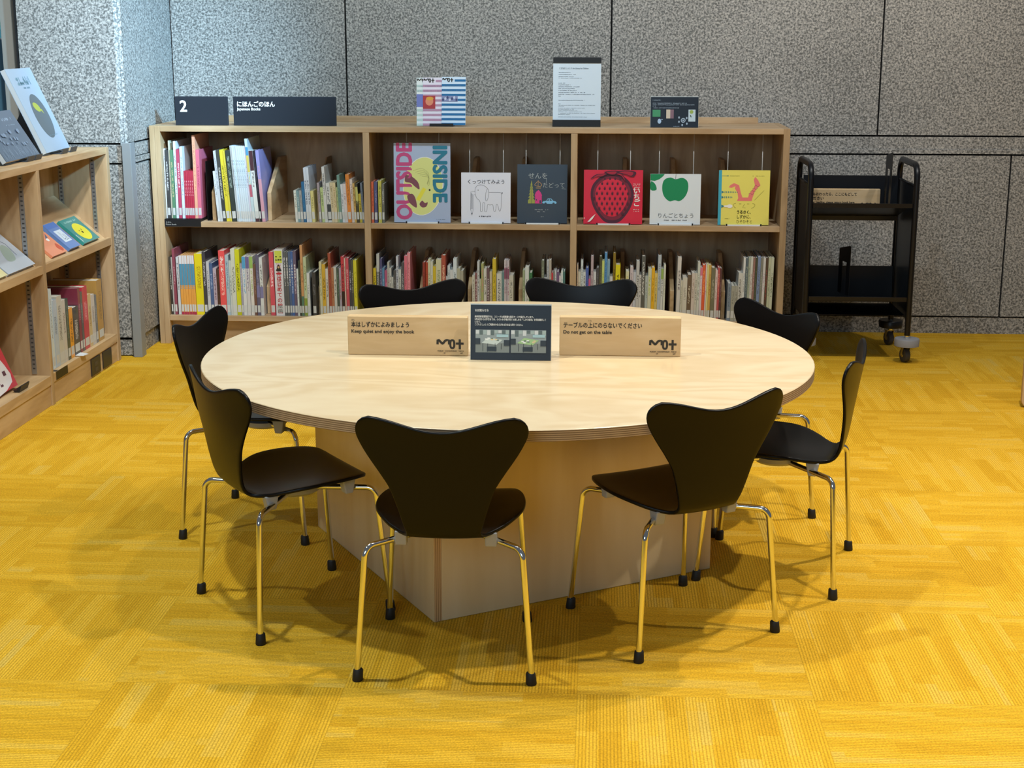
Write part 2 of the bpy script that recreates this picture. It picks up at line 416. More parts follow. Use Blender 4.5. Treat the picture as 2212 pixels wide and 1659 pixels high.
# return wall facing into the room and the short wall facing the camera
XR=-1.985; YL=6.165
w=MB()
w.box(XR-0.06,XR-0.012,YL+0.012,YW+0.05,0,3.2,1)
for z0,z1,off in ((0.913,3.2,0),(0.852,0.913,0),(0.830,0.852,-0.006),(0.080,0.826,0),(0,0.076,-0.010)):
    g=G if off==0 else 0
    w.box(XR-0.03,XR+ (off if z1<0.08 else (0.006 if off else 0)),YL+0.02,YW,z0+g,z1-g,0)
tag(w.build('wall_left',[GRANITE,JOINT]),kind='structure')
w=MB()
w.box(-2.425,XR-0.027,YL+0.012,YL+0.05,0,3.2,1)
for z0,z1,off in ((0.913,3.2,0),(0.830,0.913,0),(0.080,0.830,0),(0,0.076,0.008)):
    w.box(-2.42,XR-0.026,YL+off,YL+0.03,z0+G,z1-G,0)
# splayed granite strip on the outside corner
w.add([(XR-0.027,YL+0.001,0),(XR+0.0,YL+0.022,0),(XR+0.0,YL+0.022,3.2),(XR-0.027,YL+0.001,3.2)],[(0,1,2,3)],0)
tag(w.build('wall_front_left',[GRANITE,JOINT]),kind='structure')
# corner guard of painted steel angle, standing on the carpet
GUARD=P('painted_steel','8b9092',0.45,0.15)
w=MB()
w.box(-2.003,-1.966,YL-0.016,YL-0.010,0,0.918); w.box(-1.972,-1.966,YL-0.010,YL+0.045,0,0.918)
tag(w.build('trim_1',GUARD,bevel=0.0015),kind='structure')
# window beside the short wall
FR=P('window_frame','9fb4c4',0.4,0.3); REV=P('window_reveal','87837a',0.6)
GL1=P('window_glass_bright','7fd3dc',0.12,0,0,0.8); GL2=P('window_glass_dark','3c5a66',0.12,0,0,0.8)
w=MB(); w.box(-2.50,-2.428,YL+0.03,YL+0.10,0,3.2,0); w.box(-2.428,-2.418,YL+0.0,YL+0.10,0,3.2,1)
wn=tag(w.build('window_1',[REV,JOINT]),kind='structure')
MB().box(-3.2,-2.497,YL+0.075,YL+0.085,1.345,3.2).build('window_pane',GL1,wn)
MB().box(-3.2,-2.497,YL+0.075,YL+0.085,0.0,1.340).build('window_pane',GL2,wn)
w=MB(); w.box(-2.612,-2.596,YL-0.01,YL+0.072,0,3.2); w.box(-2.590,-2.583,YL+0.02,YL+0.072,0,3.2)
w.build('window_frame',FR,wn,bevel=0.002)

# added out-of-view strip, cutting the second downlight row off short of the wall
bf=MB().box(-3.0,5.0,4.558,4.80,2.745,2.765).build('added_light_baffle',P('baffle_white','dcdcd8',0.8)); tag(bf,kind='structure')
# ================================================================ LONG BOOKCASE
X0,YF,BW,ZT=-1.9729,6.4462,2.7821,0.9709
X1=X0+BW; YB=6.885
bc=empty('bookcase',((X0+X1)/2,(YF+YB)/2,0))
tag(bc,'long low birch plywood bookcase of three bays against the granite wall','bookcase')
def part(name,mb,mats,root,bevel=0.0012,**k):
    o=mb.build(name,mats,None,bevel=bevel,**k)
    o.parent=root; o.matrix_parent_inverse=root.matrix_world.inverted() if root.matrix_world!=Matrix() else Matrix.Identity(4)
    return o
def relbuild(name,mb,mats,root,loc,**k):
    # mesh given in world coordinates, stored relative to the root's base
    L=Vector(loc); mb.v=[tuple(Vector(p)-L) for p in mb.v]
    return mb.build(name,mats,root,**k)
BL=((X0+X1)/2,(YF+YB)/2,0)
T=0.024
relbuild('side_panel',MB().box(X0,X0+0.0225,YF-0.001,YB,0,ZT+0.001),BIRCH_Z,bc,BL,bevel=0.0012)
relbuild('side_panel',MB().box(X0+0.0228,X0+0.0475,YF,YB,0,ZT),BIRCH_Z,bc,BL,bevel=0.0012)
relbuild('side_panel',MB().box(X1-0.0278,X1,YF,YB,0,ZT),BIRCH_Z,bc,BL,bevel=0.0012)
relbuild('top_board',MB().box(X0+0.0478,X1-0.028,YF,YB,ZT-T,ZT),BIRCH,bc,BL,bevel=0.0012)
relbuild('back_lip',MB().box(X0+0.048,X1-0.10,YB-0.062,YB-0.040,ZT+0.0002,ZT+0.0265),BIRCH,bc,BL,bevel=0.0012)
relbuild('back_panel',MB().box(X0+0.0478,X1-0.028,YB-0.02,YB-0.002,0.002,ZT-T-0.0003),BIRCH_Z,bc,BL)
D1,D2=X0+0.9408,X0+1.8463
for d in (D1,D2): relbuild('divider',MB().box(d,d+0.028,YF+0.0005,YB-0.021,0.003,ZT-T-0.0004),BIRCH_Z,bc,BL,bevel=0.0012)
bays=[(X0+0.0478,D1-0.0003),(D1+0.0283,D2-0.0003),(D2+0.0283,X1-0.0281)]
S1,S2=0.5521,0.1300
for a,b in bays:
    for z in (S1,S2):
        relbuild('shelf',MB().box(a,b,YF+0.001,YB-0.0215,z-T,z),BIRCH,bc,BL,bevel=0.0012)
    relbuild('plinth',MB().box(a,b,YF+0.045,YF+0.065,0.002,S2-T-0.0004),BIRCH,bc,BL)
# low fixed fins that part the shelves
def fin(x,z,w=0.018):
    y0,y1,y2=YF+0.064,YF+0.30,YB-0.022
    m=MB(); m.prism([(y0,z),(y2,z),(y2,z+0.262),(y1,z+0.262),(y0,z+0.125)],x-w/2,x+w/2,'x')
    relbuild('shelf_fin',m,BIRCH_Y,bc,BL,bevel=0.002)
FINS_U=[(-1.7165,.018),(-1.466,.018),(-1.2485,.007),(-0.790,.018),(-0.5655,.018),(-0.343,.018),(0.111,.018),(0.327,.018),(0.548,.018)]
FINS_L=[(-1.4845,.018),(-1.2530,.010),(-0.791,.018),(-0.5745,.018),(-0.3465,.018),(0.108,.018),(0.3265,.018),(0.552,.018)]
for x,w_ in FINS_U: fin(x,S1+0.0002,w_)
for x,w_ in FINS_L: fin(x,S2+0.0002,w_)
# shelf marker plate under the first books
m=MB(); m.box(-1.9248,-1.7620,YF-0.0012,YF-0.0002,0.530,0.5640); m.box(-1.9248,-1.7620,YF-0.0012,YF+0.30,S1+0.0102,S1+0.0117)
m.box(-1.9248,-1.7620,YF-0.0002,YF+0.29,S1+0.0003,S1+0.0102)
mk=m.build('shelf_marker',BLK); mk.location=(0,0,0)
tag(mk,'black shelf marker plate with small white lettering under the upper left books','shelf marker')
text('えほん',0.0085,-1.920,0.5465,mk,P('faint_print','b9b9b4',0.6),y=YF-0.0016)
text('Picture Books',0.0085,-1.920,0.5375,mk,P('faint_print','b9b9b4',0.6),y=YF-0.0016)
# black steel bookend beside the pink book
m=MB(); m.box(-1.7440,-1.7424,YF+0.05,YF+0.33,S1+0.0002,S1+0.262); m.box(-1.7424,-1.7275,YF+0.05,YF+0.2,S1+0.0002,S1+0.0016)
be=m.build('bookend',BLK); tag(be,'black steel bookend standing beside the pink book on the upper shelf','bookend')
m=MB(); m.prism([(YF+0.03,S2+0.0002),(YF+0.24,S2+0.0002),(YF+0.24,S2+0.2),(YF+0.03,S2+0.17)],-1.2832,-1.2818,'x')
be=m.build('bookend',BLK); tag(be,'black steel bookend between the last two books of the lower left centre row','bookend')

# ================================================================ SPINE-OUT BOOKS
def make_book(w,h,d,base,ink,label,group,loc,rz=0,lean=0,cat='book',sticker=True,seed=0):
    root=empty('book',loc,rz,0,rad(lean)); tag(root,label,cat,group)
    c=spine_mat(base,ink,seed); t=min(0.0022,w*0.18)
    m=MB(); m.box(0,t,0,d,0,h); m.box(w-t,w,0,d,0,h); m.box(t,w-t,0,0.0012,0,h)
    m.build('cover',c,root)
    MB().box(t+0.0001,w-t-0.0001,0.0013,d-0.003,0.002,h-0.003).build('page_block',PAGES,root)
    if sticker and w>0.006:
        m=MB().box(w*0.10,w*0.90,-0.0005,-0.0001,0.014,0.046)
        m.build('spine_sticker',STICK,root)
    return root
BOOKS=[
("books at the left end of the upper left bay",[
(-1.9239,6.4762,0.5641,0.0056,0.3060,0.239,0,'d3d8dc','555a66',"slim pale grey book, leftmost before black, upper left bay, left end"),
(-1.9174,6.4762,0.5641,0.0142,0.3002,0.234,0,'26282c','d8d8d8',"black, white lettered book between pale grey and cream, upper left bay, left end"),
(-1.9015,6.4762,0.5641,0.0066,0.3412,0.240,0,'c9c9b4','8f9080',"tall cream book between black and green patterned, upper left bay, left end"),
(-1.8939,6.4762,0.5641,0.0127,0.3018,0.235,0,'4d8264','c9b98d',"green patterned book between cream and white, upper left bay, left end"),
(-1.8792,6.4762,0.5641,0.0108,0.3384,0.240,0,'dde4ea','77808a',"tall white book between green patterned and crimson, upper left bay, left end"),
(-1.8668,6.4762,0.5641,0.0142,0.3034,0.237,0,'b42f56','f4d9e0',"crimson, white lettered book between white and pale blue, upper left bay, left end"),
(-1.8506,6.4762,0.5641,0.0117,0.3152,0.240,0,'d4e2f2','90a0b8',"pale blue book between crimson and crimson, upper left bay, left end"),
(-1.8376,6.4762,0.5641,0.0081,0.2089,0.163,0,'b3203f','e8a0a8',"short crimson book, first of five from left, upper left bay, left end"),
(-1.8289,6.4762,0.5641,0.0078,0.2089,0.163,0,'b3203f','e8a0a8',"short crimson book, second of five from left, upper left bay, left end"),
(-1.8205,6.4762,0.5641,0.0078,0.2090,0.163,0,'b3203f','e8a0a8',"short crimson book, third of five from left, upper left bay, left end"),
(-1.8120,6.4762,0.5641,0.0078,0.2090,0.163,0,'b3203f','e8a0a8',"short crimson book, fourth of five from left, upper left bay, left end"),
(-1.8036,6.4762,0.5641,0.0084,0.2091,0.163,0,'b3203f','e8a0a8',"short crimson book, fifth of five from left, upper left bay, left end"),
(-1.7940,6.4762,0.5641,0.0129,0.3650,0.240,0,'e8ab8c','c98a70',"tall peach book between crimson and pink, upper left bay, left end"),
(-1.7805,6.4762,0.5641,0.0156,0.3024,0.236,0,'d67088','a8405c',"pink book, rightmost after peach, upper left bay, left end"),
]),
("leaning books on the upper left shelf",[
(-1.6891,6.4662,0.5521,0.0102,0.2221,0.173,-3.8,'d3d8da','8a8f94',"short white book, leftmost before light grey, upper left bay, leaning row"),
(-1.6783,6.4662,0.5521,0.0108,0.3113,0.240,-3.8,'c5c8ca','8a8f94',"light grey book between white and black flower-dotted, upper left bay, leaning row"),
(-1.6663,6.4662,0.5521,0.0138,0.3157,0.240,-3.8,'23282a','cfcfc0',"black flower-dotted book between light grey and yellow, upper left bay, leaning row"),
(-1.6513,6.4662,0.5521,0.0162,0.3152,0.240,-3.8,'e0cf3a','3c3a10',"yellow, black lettered book between black flower-dotted and yellow, upper left bay, leaning row"),
(-1.6345,6.4662,0.5521,0.0072,0.3115,0.240,-3.8,'d8c94a','6a6420',"thin yellow book between yellow and black, upper left bay, leaning row"),
(-1.6243,6.4662,0.5521,0.0192,0.3131,0.240,-3.8,'2a3330','8a9a90',"black, grey lettered book between yellow and white, upper left bay, leaning row"),
(-1.6037,6.4662,0.5521,0.0084,0.3335,0.240,-3.8,'cfdbe2','8a9aa6',"white magazine-thin book, first of seven from left, upper left bay, leaning row"),
(-1.5947,6.4662,0.5521,0.0081,0.3336,0.240,-3.8,'cfdbe2','8a9aa6',"white magazine-thin book, second of seven from left, upper left bay, leaning row"),
(-1.5860,6.4662,0.5521,0.0081,0.3330,0.240,-3.8,'cfdbe2','8a9aa6',"white magazine-thin book, third of seven from left, upper left bay, leaning row"),
(-1.5773,6.4662,0.5521,0.0081,0.3331,0.240,-3.8,'cfdbe2','8a9aa6',"white magazine-thin book, fourth of seven from left, upper left bay, leaning row"),
(-1.5686,6.4662,0.5521,0.0081,0.3325,0.240,-3.8,'cfdbe2','8a9aa6',"white magazine-thin book, fifth of seven from left, upper left bay, leaning row"),
(-1.5600,6.4662,0.5521,0.0081,0.3326,0.240,-3.8,'cfdbe2','8a9aa6',"white magazine-thin book, sixth of seven from left, upper left bay, leaning row"),
(-1.5513,6.4662,0.5521,0.0081,0.3320,0.240,-3.8,'cfdbe2','8a9aa6',"white magazine-thin book, seventh of seven from left, upper left bay, leaning row"),
(-1.5426,6.4662,0.5521,0.0081,0.3321,0.240,-3.8,'d6d2de','8a9aa6',"pinkish white thin book between white and pale blue and, upper left bay, leaning row"),
(-1.5333,6.4662,0.5521,0.0114,0.3644,0.240,-3.8,'bcd0d8','c8b860',"tallest, pale blue and yellow book right of pinkish white, upper left bay, leaning row"),
(-1.5208,6.4662,0.5521,0.0173,0.3122,0.240,-3.8,'dfe2dc','4a3438',"white with maroon top book between pale blue and and black, upper left bay, leaning row"),
(-1.5028,6.4662,0.5521,0.0090,0.3122,0.240,-3.8,'20202a','40404a',"thin black book between white maroon and blue and pink, upper left bay, leaning row"),
(-1.4909,6.4662,0.5521,0.0149,0.3143,0.240,-3.8,'8f8fc6','d09ab0',"blue and pink book, rightmost after black, upper left bay, leaning row"),
]),
("short books on the upper left shelf",[
(-1.3414,6.4662,0.5521,0.0114,0.1397,0.120,-2.6,'d6d8cc','8a8a80',"short white book, leftmost before teal grey, upper left bay, right row"),
(-1.3291,6.4662,0.5521,0.0117,0.1377,0.120,-2.6,'6f8f94','a8b8b8',"teal grey book between white and grey, upper left bay, right row"),
(-1.3166,6.4662,0.5521,0.0111,0.1399,0.120,-2.6,'9a9c9c','707070',"grey book between teal grey and blue, upper left bay, right row"),
(-1.3043,6.4662,0.5521,0.0119,0.1776,0.139,-2.6,'1f628f','3c7ca8',"blue book between grey and white, upper left bay, right row"),
(-1.2915,6.4662,0.5521,0.0113,0.2391,0.187,-2.6,'cdd4dc','5a6070',"tall white book, first of two from left, upper left bay, right row"),
(-1.2795,6.4662,0.5521,0.0110,0.2406,0.188,-2.6,'cdd4dc','5a6070',"tall white book, second of two from left, upper left bay, right row"),
(-1.2667,6.4662,0.5521,0.0134,0.1382,0.120,-2.6,'d8cf88','6a6640',"pale yellow book between white and mauve, upper left bay, right row"),
(-1.2354,6.4662,0.5521,0.0104,0.1736,0.135,-2.6,'a59aa0','6a6068',"mauve book between pale yellow and light green, upper left bay, right row"),
(-1.2225,6.4662,0.5521,0.0125,0.1532,0.120,-2.6,'b8c98c','6a7a50',"light green book between mauve and white, upper left bay, right row"),
(-1.2094,6.4662,0.5521,0.0119,0.2440,0.190,-2.6,'d3d3d0','5a5a5a',"tall white, dotted book between light green and white and charcoal, upper left bay, right row"),
(-1.1963,6.4662,0.5521,0.0167,0.1724,0.135,-2.6,'d5d6d2','3a4046',"white and charcoal book between white and cream, upper left bay, right row"),
(-1.1787,6.4662,0.5521,0.0119,0.1749,0.136,-2.6,'d6c8a4','8a7a58',"cream book between white and charcoal and cream and buff, upper left bay, right row"),
(-1.1659,6.4662,0.5521,0.0125,0.1750,0.136,-2.6,'d8c8a0','9a8050',"cream and buff book between cream and sage, upper left bay, right row"),
(-1.1522,6.4662,0.5521,0.0066,0.1551,0.121,-2.6,'a9b884','6a7850',"thin sage book between cream and buff and teal green, upper left bay, right row"),
(-1.1450,6.4662,0.5521,0.0119,0.2079,0.162,-2.6,'73998f','50706a',"teal green book between sage and white, upper left bay, right row"),
(-1.1319,6.4662,0.5521,0.0101,0.1676,0.131,-2.6,'d8dde2','7a8088',"white book between teal green and pinkish white, upper left bay, right row"),
(-1.1212,6.4662,0.5521,0.0137,0.1700,0.133,-2.6,'dcd4d4','9a7880',"pinkish white book between white and orange, upper left bay, right row"),
(-1.1066,6.4662,0.5521,0.0158,0.2111,0.165,-2.6,'e08a3a','8a5020',"orange book between pinkish white and cream, upper left bay, right row"),
(-1.0899,6.4662,0.5521,0.0116,0.1901,0.148,-2.6,'e2d6cc','9a8878',"tall cream book between orange and ochre, upper left bay, right row"),
(-1.0774,6.4662,0.5521,0.0092,0.1732,0.135,-2.6,'c9a55c','5a4420',"ochre book between cream and black yellow, upper left bay, right row"),
(-1.0670,6.4662,0.5521,0.0110,0.1704,0.133,-2.6,'2a2a28','c8c878',"black with yellow panel book between ochre and yellow, upper left bay, right row"),
(-1.0551,6.4662,0.5521,0.0113,0.1264,0.120,-2.6,'cbb53c','4a4418',"short yellow book between black yellow and slate blue, upper left bay, right row"),
(-1.0429,6.4662,0.5521,0.0093,0.1749,0.136,-2.6,'6c7888','50586a',"slate blue book, rightmost after yellow, upper left bay, right row"),
]),
("books in the left corner of the upper middle shelf",[
(-1.0022,6.4662,0.5521,0.0102,0.1796,0.140,0,'e0704e','a84830',"coral book, leftmost before navy, upper middle bay, left corner"),
(-0.9890,6.4662,0.5521,0.0137,0.1797,0.140,0,'4a4f7c','8a8fb8',"navy book between coral and yellow green, upper middle bay, left corner"),
(-0.9718,6.4662,0.5521,0.0142,0.1842,0.144,0,'c9c45c','6a6a28',"yellow green book between navy and charcoal and grey, upper middle bay, left corner"),
(-0.9558,6.4662,0.5521,0.0107,0.1711,0.133,0,'60625c','d8d8d0',"charcoal and grey book, rightmost after yellow green, upper middle bay, left corner"),
]),
("books in the left row of the lower left bay",[
(-1.9200,6.4662,0.1300,0.0076,0.2611,0.204,-0.6,'2a2622','c9c3b8',"dark charcoal book, leftmost before grey, lower left bay, left row"),
(-1.9113,6.4662,0.1300,0.0061,0.2599,0.203,-0.6,'b9b4b0','8a8480',"thin grey book between dark charcoal and maroon, lower left bay, left row"),
(-1.9037,6.4662,0.1300,0.0112,0.2977,0.232,-0.6,'8a3f4f','c9a0a8',"tall maroon book between grey and white, lower left bay, left row"),
(-1.8884,6.4662,0.1300,0.0117,0.2607,0.203,-0.6,'ccd0d4','3a4048',"white, grey lettered book between maroon and orange and blue, lower left bay, left row"),
(-1.8742,6.4662,0.1300,0.0117,0.2678,0.209,-0.6,'e5a040','4f90b0',"orange and blue book, first of six from left, lower left bay, left row"),
(-1.8617,6.4662,0.1300,0.0112,0.2679,0.209,-0.6,'e5a040','4f90b0',"orange and blue book, second of six from left, lower left bay, left row"),
(-1.8497,6.4662,0.1300,0.0109,0.2681,0.209,-0.6,'e5a040','4f90b0',"orange and blue book, third of six from left, lower left bay, left row"),
(-1.8380,6.4662,0.1300,0.0109,0.2682,0.209,-0.6,'e5a040','4f90b0',"orange and blue book, fourth of six from left, lower left bay, left row"),
(-1.8263,6.4662,0.1300,0.0099,0.2683,0.209,-0.6,'e5a040','4f90b0',"orange and blue book, fifth of six from left, lower left bay, left row"),
(-1.8158,6.4662,0.1300,0.0096,0.2684,0.209,-0.6,'e5a040','4f90b0',"orange and blue book, sixth of six from left, lower left bay, left row"),
(-1.8044,6.4662,0.1300,0.0346,0.2761,0.215,-0.6,'e3d21e','9a7a10',"thick bright yellow book between orange and blue and black, lower left bay, left row"),
(-1.7680,6.4662,0.1300,0.0145,0.2852,0.222,-0.6,'2c2a30','c0c0c8',"black, white lettered book between bright yellow and pale grey, lower left bay, left row"),
(-1.7525,6.4662,0.1300,0.0132,0.2413,0.188,-0.6,'c3c3c8','70707a',"pale grey book between black and blue, lower left bay, left row"),
(-1.7383,6.4662,0.1300,0.0137,0.2339,0.182,-0.6,'3f5a88','a0b0cc',"blue book between pale grey and mottled pink and, lower left bay, left row"),
(-1.7238,6.4662,0.1300,0.0150,0.2114,0.165,-0.6,'b8a8b4','5a3048',"mottled pink and white book between blue and dark brown, lower left bay, left row"),
(-1.7078,6.4662,0.1300,0.0127,0.2065,0.161,-0.6,'4a302a','2a1c18',"dark brown book between mottled pink and and red, lower left bay, left row"),
(-1.6936,6.4662,0.1300,0.0274,0.2917,0.228,-0.6,'df4448','f8c8b8',"thick red, white lettered book between dark brown and pale blue, lower left bay, left row"),
(-1.6652,6.4662,0.1300,0.0152,0.2723,0.212,-0.6,'a9bcc4','4a7890',"pale blue book between red and white, lower left bay, left row"),
(-1.6490,6.4662,0.1300,0.0096,0.2474,0.193,-0.6,'c6ccc6','7a807a',"white book between pale blue and white, lower left bay, left row"),
(-1.6383,6.4662,0.1300,0.0183,0.2997,0.234,-0.6,'cfd2c2','2a2a2a',"thick white, black lettered book between white and lime yellow, lower left bay, left row"),
(-1.6193,6.4662,0.1300,0.0195,0.2979,0.232,-0.6,'d0cf22','1c1c0a',"lime yellow, black lettered book between white and grey lilac, lower left bay, left row"),
(-1.5985,6.4662,0.1300,0.0086,0.2353,0.184,-0.6,'9a98a6','c0c0d0',"grey lilac book between lime yellow and white, lower left bay, left row"),
(-1.5889,6.4662,0.1300,0.0155,0.2655,0.207,-0.6,'d5d5d2','4f9ac4',"white, blue topped book between grey lilac and white, lower left bay, left row"),
(-1.5719,6.4662,0.1300,0.0147,0.2657,0.207,-0.6,'d0cdcc','6a6080',"white, purple topped book between white and white, lower left bay, left row"),
(-1.5557,6.4662,0.1300,0.0147,0.2659,0.207,-0.6,'d9d2cc','9ab060',"white, green topped book between white and brown, lower left bay, left row"),
(-1.5397,6.4662,0.1300,0.0114,0.2334,0.182,-0.6,'6a4a40','a08070',"brown book between white and slate purple, lower left bay, left row"),
(-1.5271,6.4662,0.1300,0.0144,0.2742,0.214,-0.6,'5c5870','8a88a0',"slate purple book between brown and white, lower left bay, left row"),
(-1.5116,6.4662,0.1300,0.0142,0.2618,0.204,-0.6,'d5d8d6','4a4a48',"tall white, black lettered book, rightmost after slate purple, lower left bay, left row"),
]),
("books in the centre row of the lower left bay",[
(-1.4669,6.4662,0.1300,0.0197,0.2873,0.224,-0.6,'cf3f52','f8d8d8',"red, white lettered book, leftmost before white, lower left bay, centre row"),
(-1.4424,6.4662,0.1300,0.0386,0.2983,0.233,-0.6,'d9dade','b83a48',"very thick white, red lettered book between red and grey, lower left bay, centre row"),
(-1.4027,6.4662,0.1300,0.0111,0.2873,0.224,-0.6,'4a5054','d0d0d0',"grey, white dotted book, first of two from left, lower left bay, centre row"),
(-1.3910,6.4662,0.1300,0.0105,0.2874,0.224,-0.6,'4a5054','d0d0d0',"grey, white dotted book, second of two from left, lower left bay, centre row"),
(-1.3799,6.4662,0.1300,0.0095,0.2883,0.225,-0.6,'3f5a80','d0d0d0',"steel blue, white dotted book between grey and bright blue, lower left bay, centre row"),
(-1.3698,6.4662,0.1300,0.0110,0.2891,0.226,-0.6,'2f5a9a','b8c8e0',"bright blue, white dotted book between steel blue and purple grey, lower left bay, centre row"),
(-1.3582,6.4662,0.1300,0.0130,0.2923,0.228,-0.6,'5a4f68','d0b8c8',"purple grey, white dotted book between bright blue and white, lower left bay, centre row"),
(-1.3441,6.4662,0.1300,0.0081,0.2127,0.166,-0.6,'d3dcda','8a9a9a',"thin white book between purple grey and dark green, lower left bay, centre row"),
(-1.3351,6.4662,0.1300,0.0086,0.2504,0.195,-0.6,'2f3a30','6a7a60',"dark green book between white and tan, lower left bay, centre row"),
(-1.3255,6.4662,0.1300,0.0111,0.3193,0.240,-0.6,'cf9a68','8a5a38',"tallest, tan book between dark green and pale green, lower left bay, centre row"),
(-1.3134,6.4662,0.1300,0.0131,0.2652,0.207,-0.6,'c2cca4','6a8040',"pale green book between tan and white, lower left bay, centre row"),
(-1.2993,6.4662,0.1300,0.0121,0.1936,0.151,-0.6,'d8dcda','9a9e9c',"short white book between pale green and charcoal, lower left bay, centre row"),
(-1.2751,6.4662,0.1300,0.0161,0.1983,0.155,-0.6,'34363a','70747a',"short charcoal book, rightmost after white, lower left bay, centre row"),
]),
("books in the right row of the lower left bay",[
(-1.2418,6.4662,0.1300,0.0113,0.2458,0.192,-0.6,'d4d0a8','8a8a60',"cream green book, leftmost before golden yellow, lower left bay, right row"),
(-1.2295,6.4662,0.1300,0.0148,0.2352,0.183,-0.6,'dcb23c','6a5018',"golden yellow book between cream green and cream, lower left bay, right row"),
(-1.2136,6.4662,0.1300,0.0116,0.2145,0.167,-0.6,'dcd6cc','5a544c',"cream, black lettered book between golden yellow and rust red, lower left bay, right row"),
(-1.2010,6.4662,0.1300,0.0121,0.2847,0.222,-0.6,'a8503c','703024',"tall rust red book between cream and tan brown, lower left bay, right row"),
(-1.1882,6.4662,0.1300,0.0108,0.2193,0.171,-0.6,'b87a58','8a5038',"tan brown book between rust red and white, lower left bay, right row"),
(-1.1764,6.4662,0.1300,0.0118,0.2219,0.173,-0.6,'d3d2ca','4a4a48',"white book between tan brown and dark green, lower left bay, right row"),
(-1.1638,6.4662,0.1300,0.0101,0.2195,0.171,-0.6,'3f5048','6a9078',"dark green book between white and mottled lilac, lower left bay, right row"),
(-1.1532,6.4662,0.1300,0.0095,0.2196,0.171,-0.6,'b0a8b8','a06848',"mottled lilac book between dark green and red, lower left bay, right row"),
(-1.1429,6.4662,0.1300,0.0133,0.2703,0.211,-0.6,'cf3a4c','2a1c1c',"red, black based book between mottled lilac and cream, lower left bay, right row"),
(-1.1289,6.4662,0.1300,0.0053,0.2624,0.205,-0.6,'e0c8b8','a08878',"thin cream book between red and bright red, lower left bay, right row"),
(-1.1226,6.4662,0.1300,0.0133,0.2625,0.205,-0.6,'d0485a','f0b0b8',"bright red book between cream and navy black, lower left bay, right row"),
(-1.1083,6.4662,0.1300,0.0113,0.2576,0.201,-0.6,'2c2c3c','b8b8c8',"navy black book between bright red and dark olive, lower left bay, right row"),
(-1.0962,6.4662,0.1300,0.0068,0.2547,0.199,-0.6,'4a4e42','c8c8b0',"dark olive book between navy black and bright yellow, lower left bay, right row"),
(-1.0879,6.4662,0.1300,0.0141,0.2541,0.198,-0.6,'e0d83c','a8a020',"bright yellow book, rightmost after dark olive, lower left bay, right row"),
]),
("books at the left end of the lower middle bay",[
(-1.0022,6.4662,0.1300,0.0126,0.2192,0.171,0.3,'e5cc28','5a5010',"yellow book, leftmost before grey, lower middle bay, left end"),
(-0.9869,6.4662,0.1300,0.0133,0.2841,0.222,0.3,'5a5e62','c0c4c4',"grey, pale topped book between yellow and navy, lower middle bay, left end"),
(-0.9727,6.4662,0.1300,0.0097,0.2618,0.204,0.3,'4a4a78','a8a8c8',"navy book between grey and blue, lower middle bay, left end"),
(-0.9624,6.4662,0.1300,0.0101,0.2207,0.172,0.3,'4f86b0','90b8d8',"blue book between navy and magenta, lower middle bay, left end"),
(-0.9513,6.4662,0.1300,0.0110,0.2102,0.164,0.3,'b0507c','e0a0c0',"magenta book between blue and grey white, lower middle bay, left end"),
(-0.9394,6.4662,0.1300,0.0092,0.2468,0.193,0.3,'b9bab4','8a5a6a',"tall grey white book between magenta and white, lower middle bay, left end"),
(-0.9295,6.4662,0.1300,0.0088,0.2210,0.172,0.3,'cfd0cc','70706c',"white book between grey white and grey white, lower middle bay, left end"),
(-0.9200,6.4662,0.1300,0.0079,0.1812,0.141,0.3,'c8cac4','80827c',"short grey white book between white and dark grey, lower middle bay, left end"),
(-0.9108,6.4662,0.1300,0.0103,0.2115,0.165,0.3,'4a4c50','8a8c90',"dark grey book between grey white and white, lower middle bay, left end"),
(-0.8996,6.4662,0.1300,0.0101,0.2730,0.213,0.3,'cfd3de','4a5060',"tall white book between dark grey and white, lower middle bay, left end"),
(-0.8886,6.4662,0.1300,0.0115,0.2158,0.168,0.3,'d3d6d2','2a2a2a',"white, black lettered book between white and charcoal, lower middle bay, left end"),
(-0.8753,6.4662,0.1300,0.0112,0.2470,0.193,0.3,'44464c','c8c8d0',"charcoal book between white and pink, lower middle bay, left end"),
(-0.8627,6.4662,0.1300,0.0126,0.2763,0.216,0.3,'e0788c','a84058',"pink book between charcoal and rose pink, lower middle bay, left end"),
(-0.8488,6.4662,0.1300,0.0126,0.2903,0.226,0.3,'ea98a4','c04858',"tallest, rose pink book, rightmost after pink, lower middle bay, left end"),
]),
("books in the second row of the lower middle bay",[
(-0.7807,6.4662,0.1300,0.0105,0.2484,0.194,0.3,'9a3a34','702018',"dark red book, leftmost before rust red, lower middle bay, second row"),
(-0.7675,6.4662,0.1300,0.0105,0.2485,0.194,0.3,'b0452c','802c1c',"rust red book between dark red and cream, lower middle bay, second row"),
(-0.7563,6.4662,0.1300,0.0105,0.2625,0.205,0.3,'d6d4b4','6a6a48',"cream, leaf dotted book between rust red and pale cream, lower middle bay, second row"),
(-0.7451,6.4662,0.1300,0.0099,0.2532,0.197,0.3,'d5d5c4','8a8a7c',"pale cream book between cream and yellow, lower middle bay, second row"),
(-0.7345,6.4662,0.1300,0.0123,0.2309,0.180,0.3,'dcbf2c','4a4010',"yellow book between pale cream and cream, lower middle bay, second row"),
(-0.7215,6.4662,0.1300,0.0240,0.2607,0.203,0.3,'d8d4ae','5a7a5a',"thick cream book between yellow and brick red, lower middle bay, second row"),
(-0.6967,6.4662,0.1300,0.0184,0.2806,0.219,0.3,'a84030','f0d0b0',"brick red, white lettered book between cream and white, lower middle bay, second row"),
(-0.6776,6.4662,0.1300,0.0069,0.1864,0.145,0.3,'d0d2d0','8a8c8a',"short white book between brick red and pale blue white, lower middle bay, second row"),
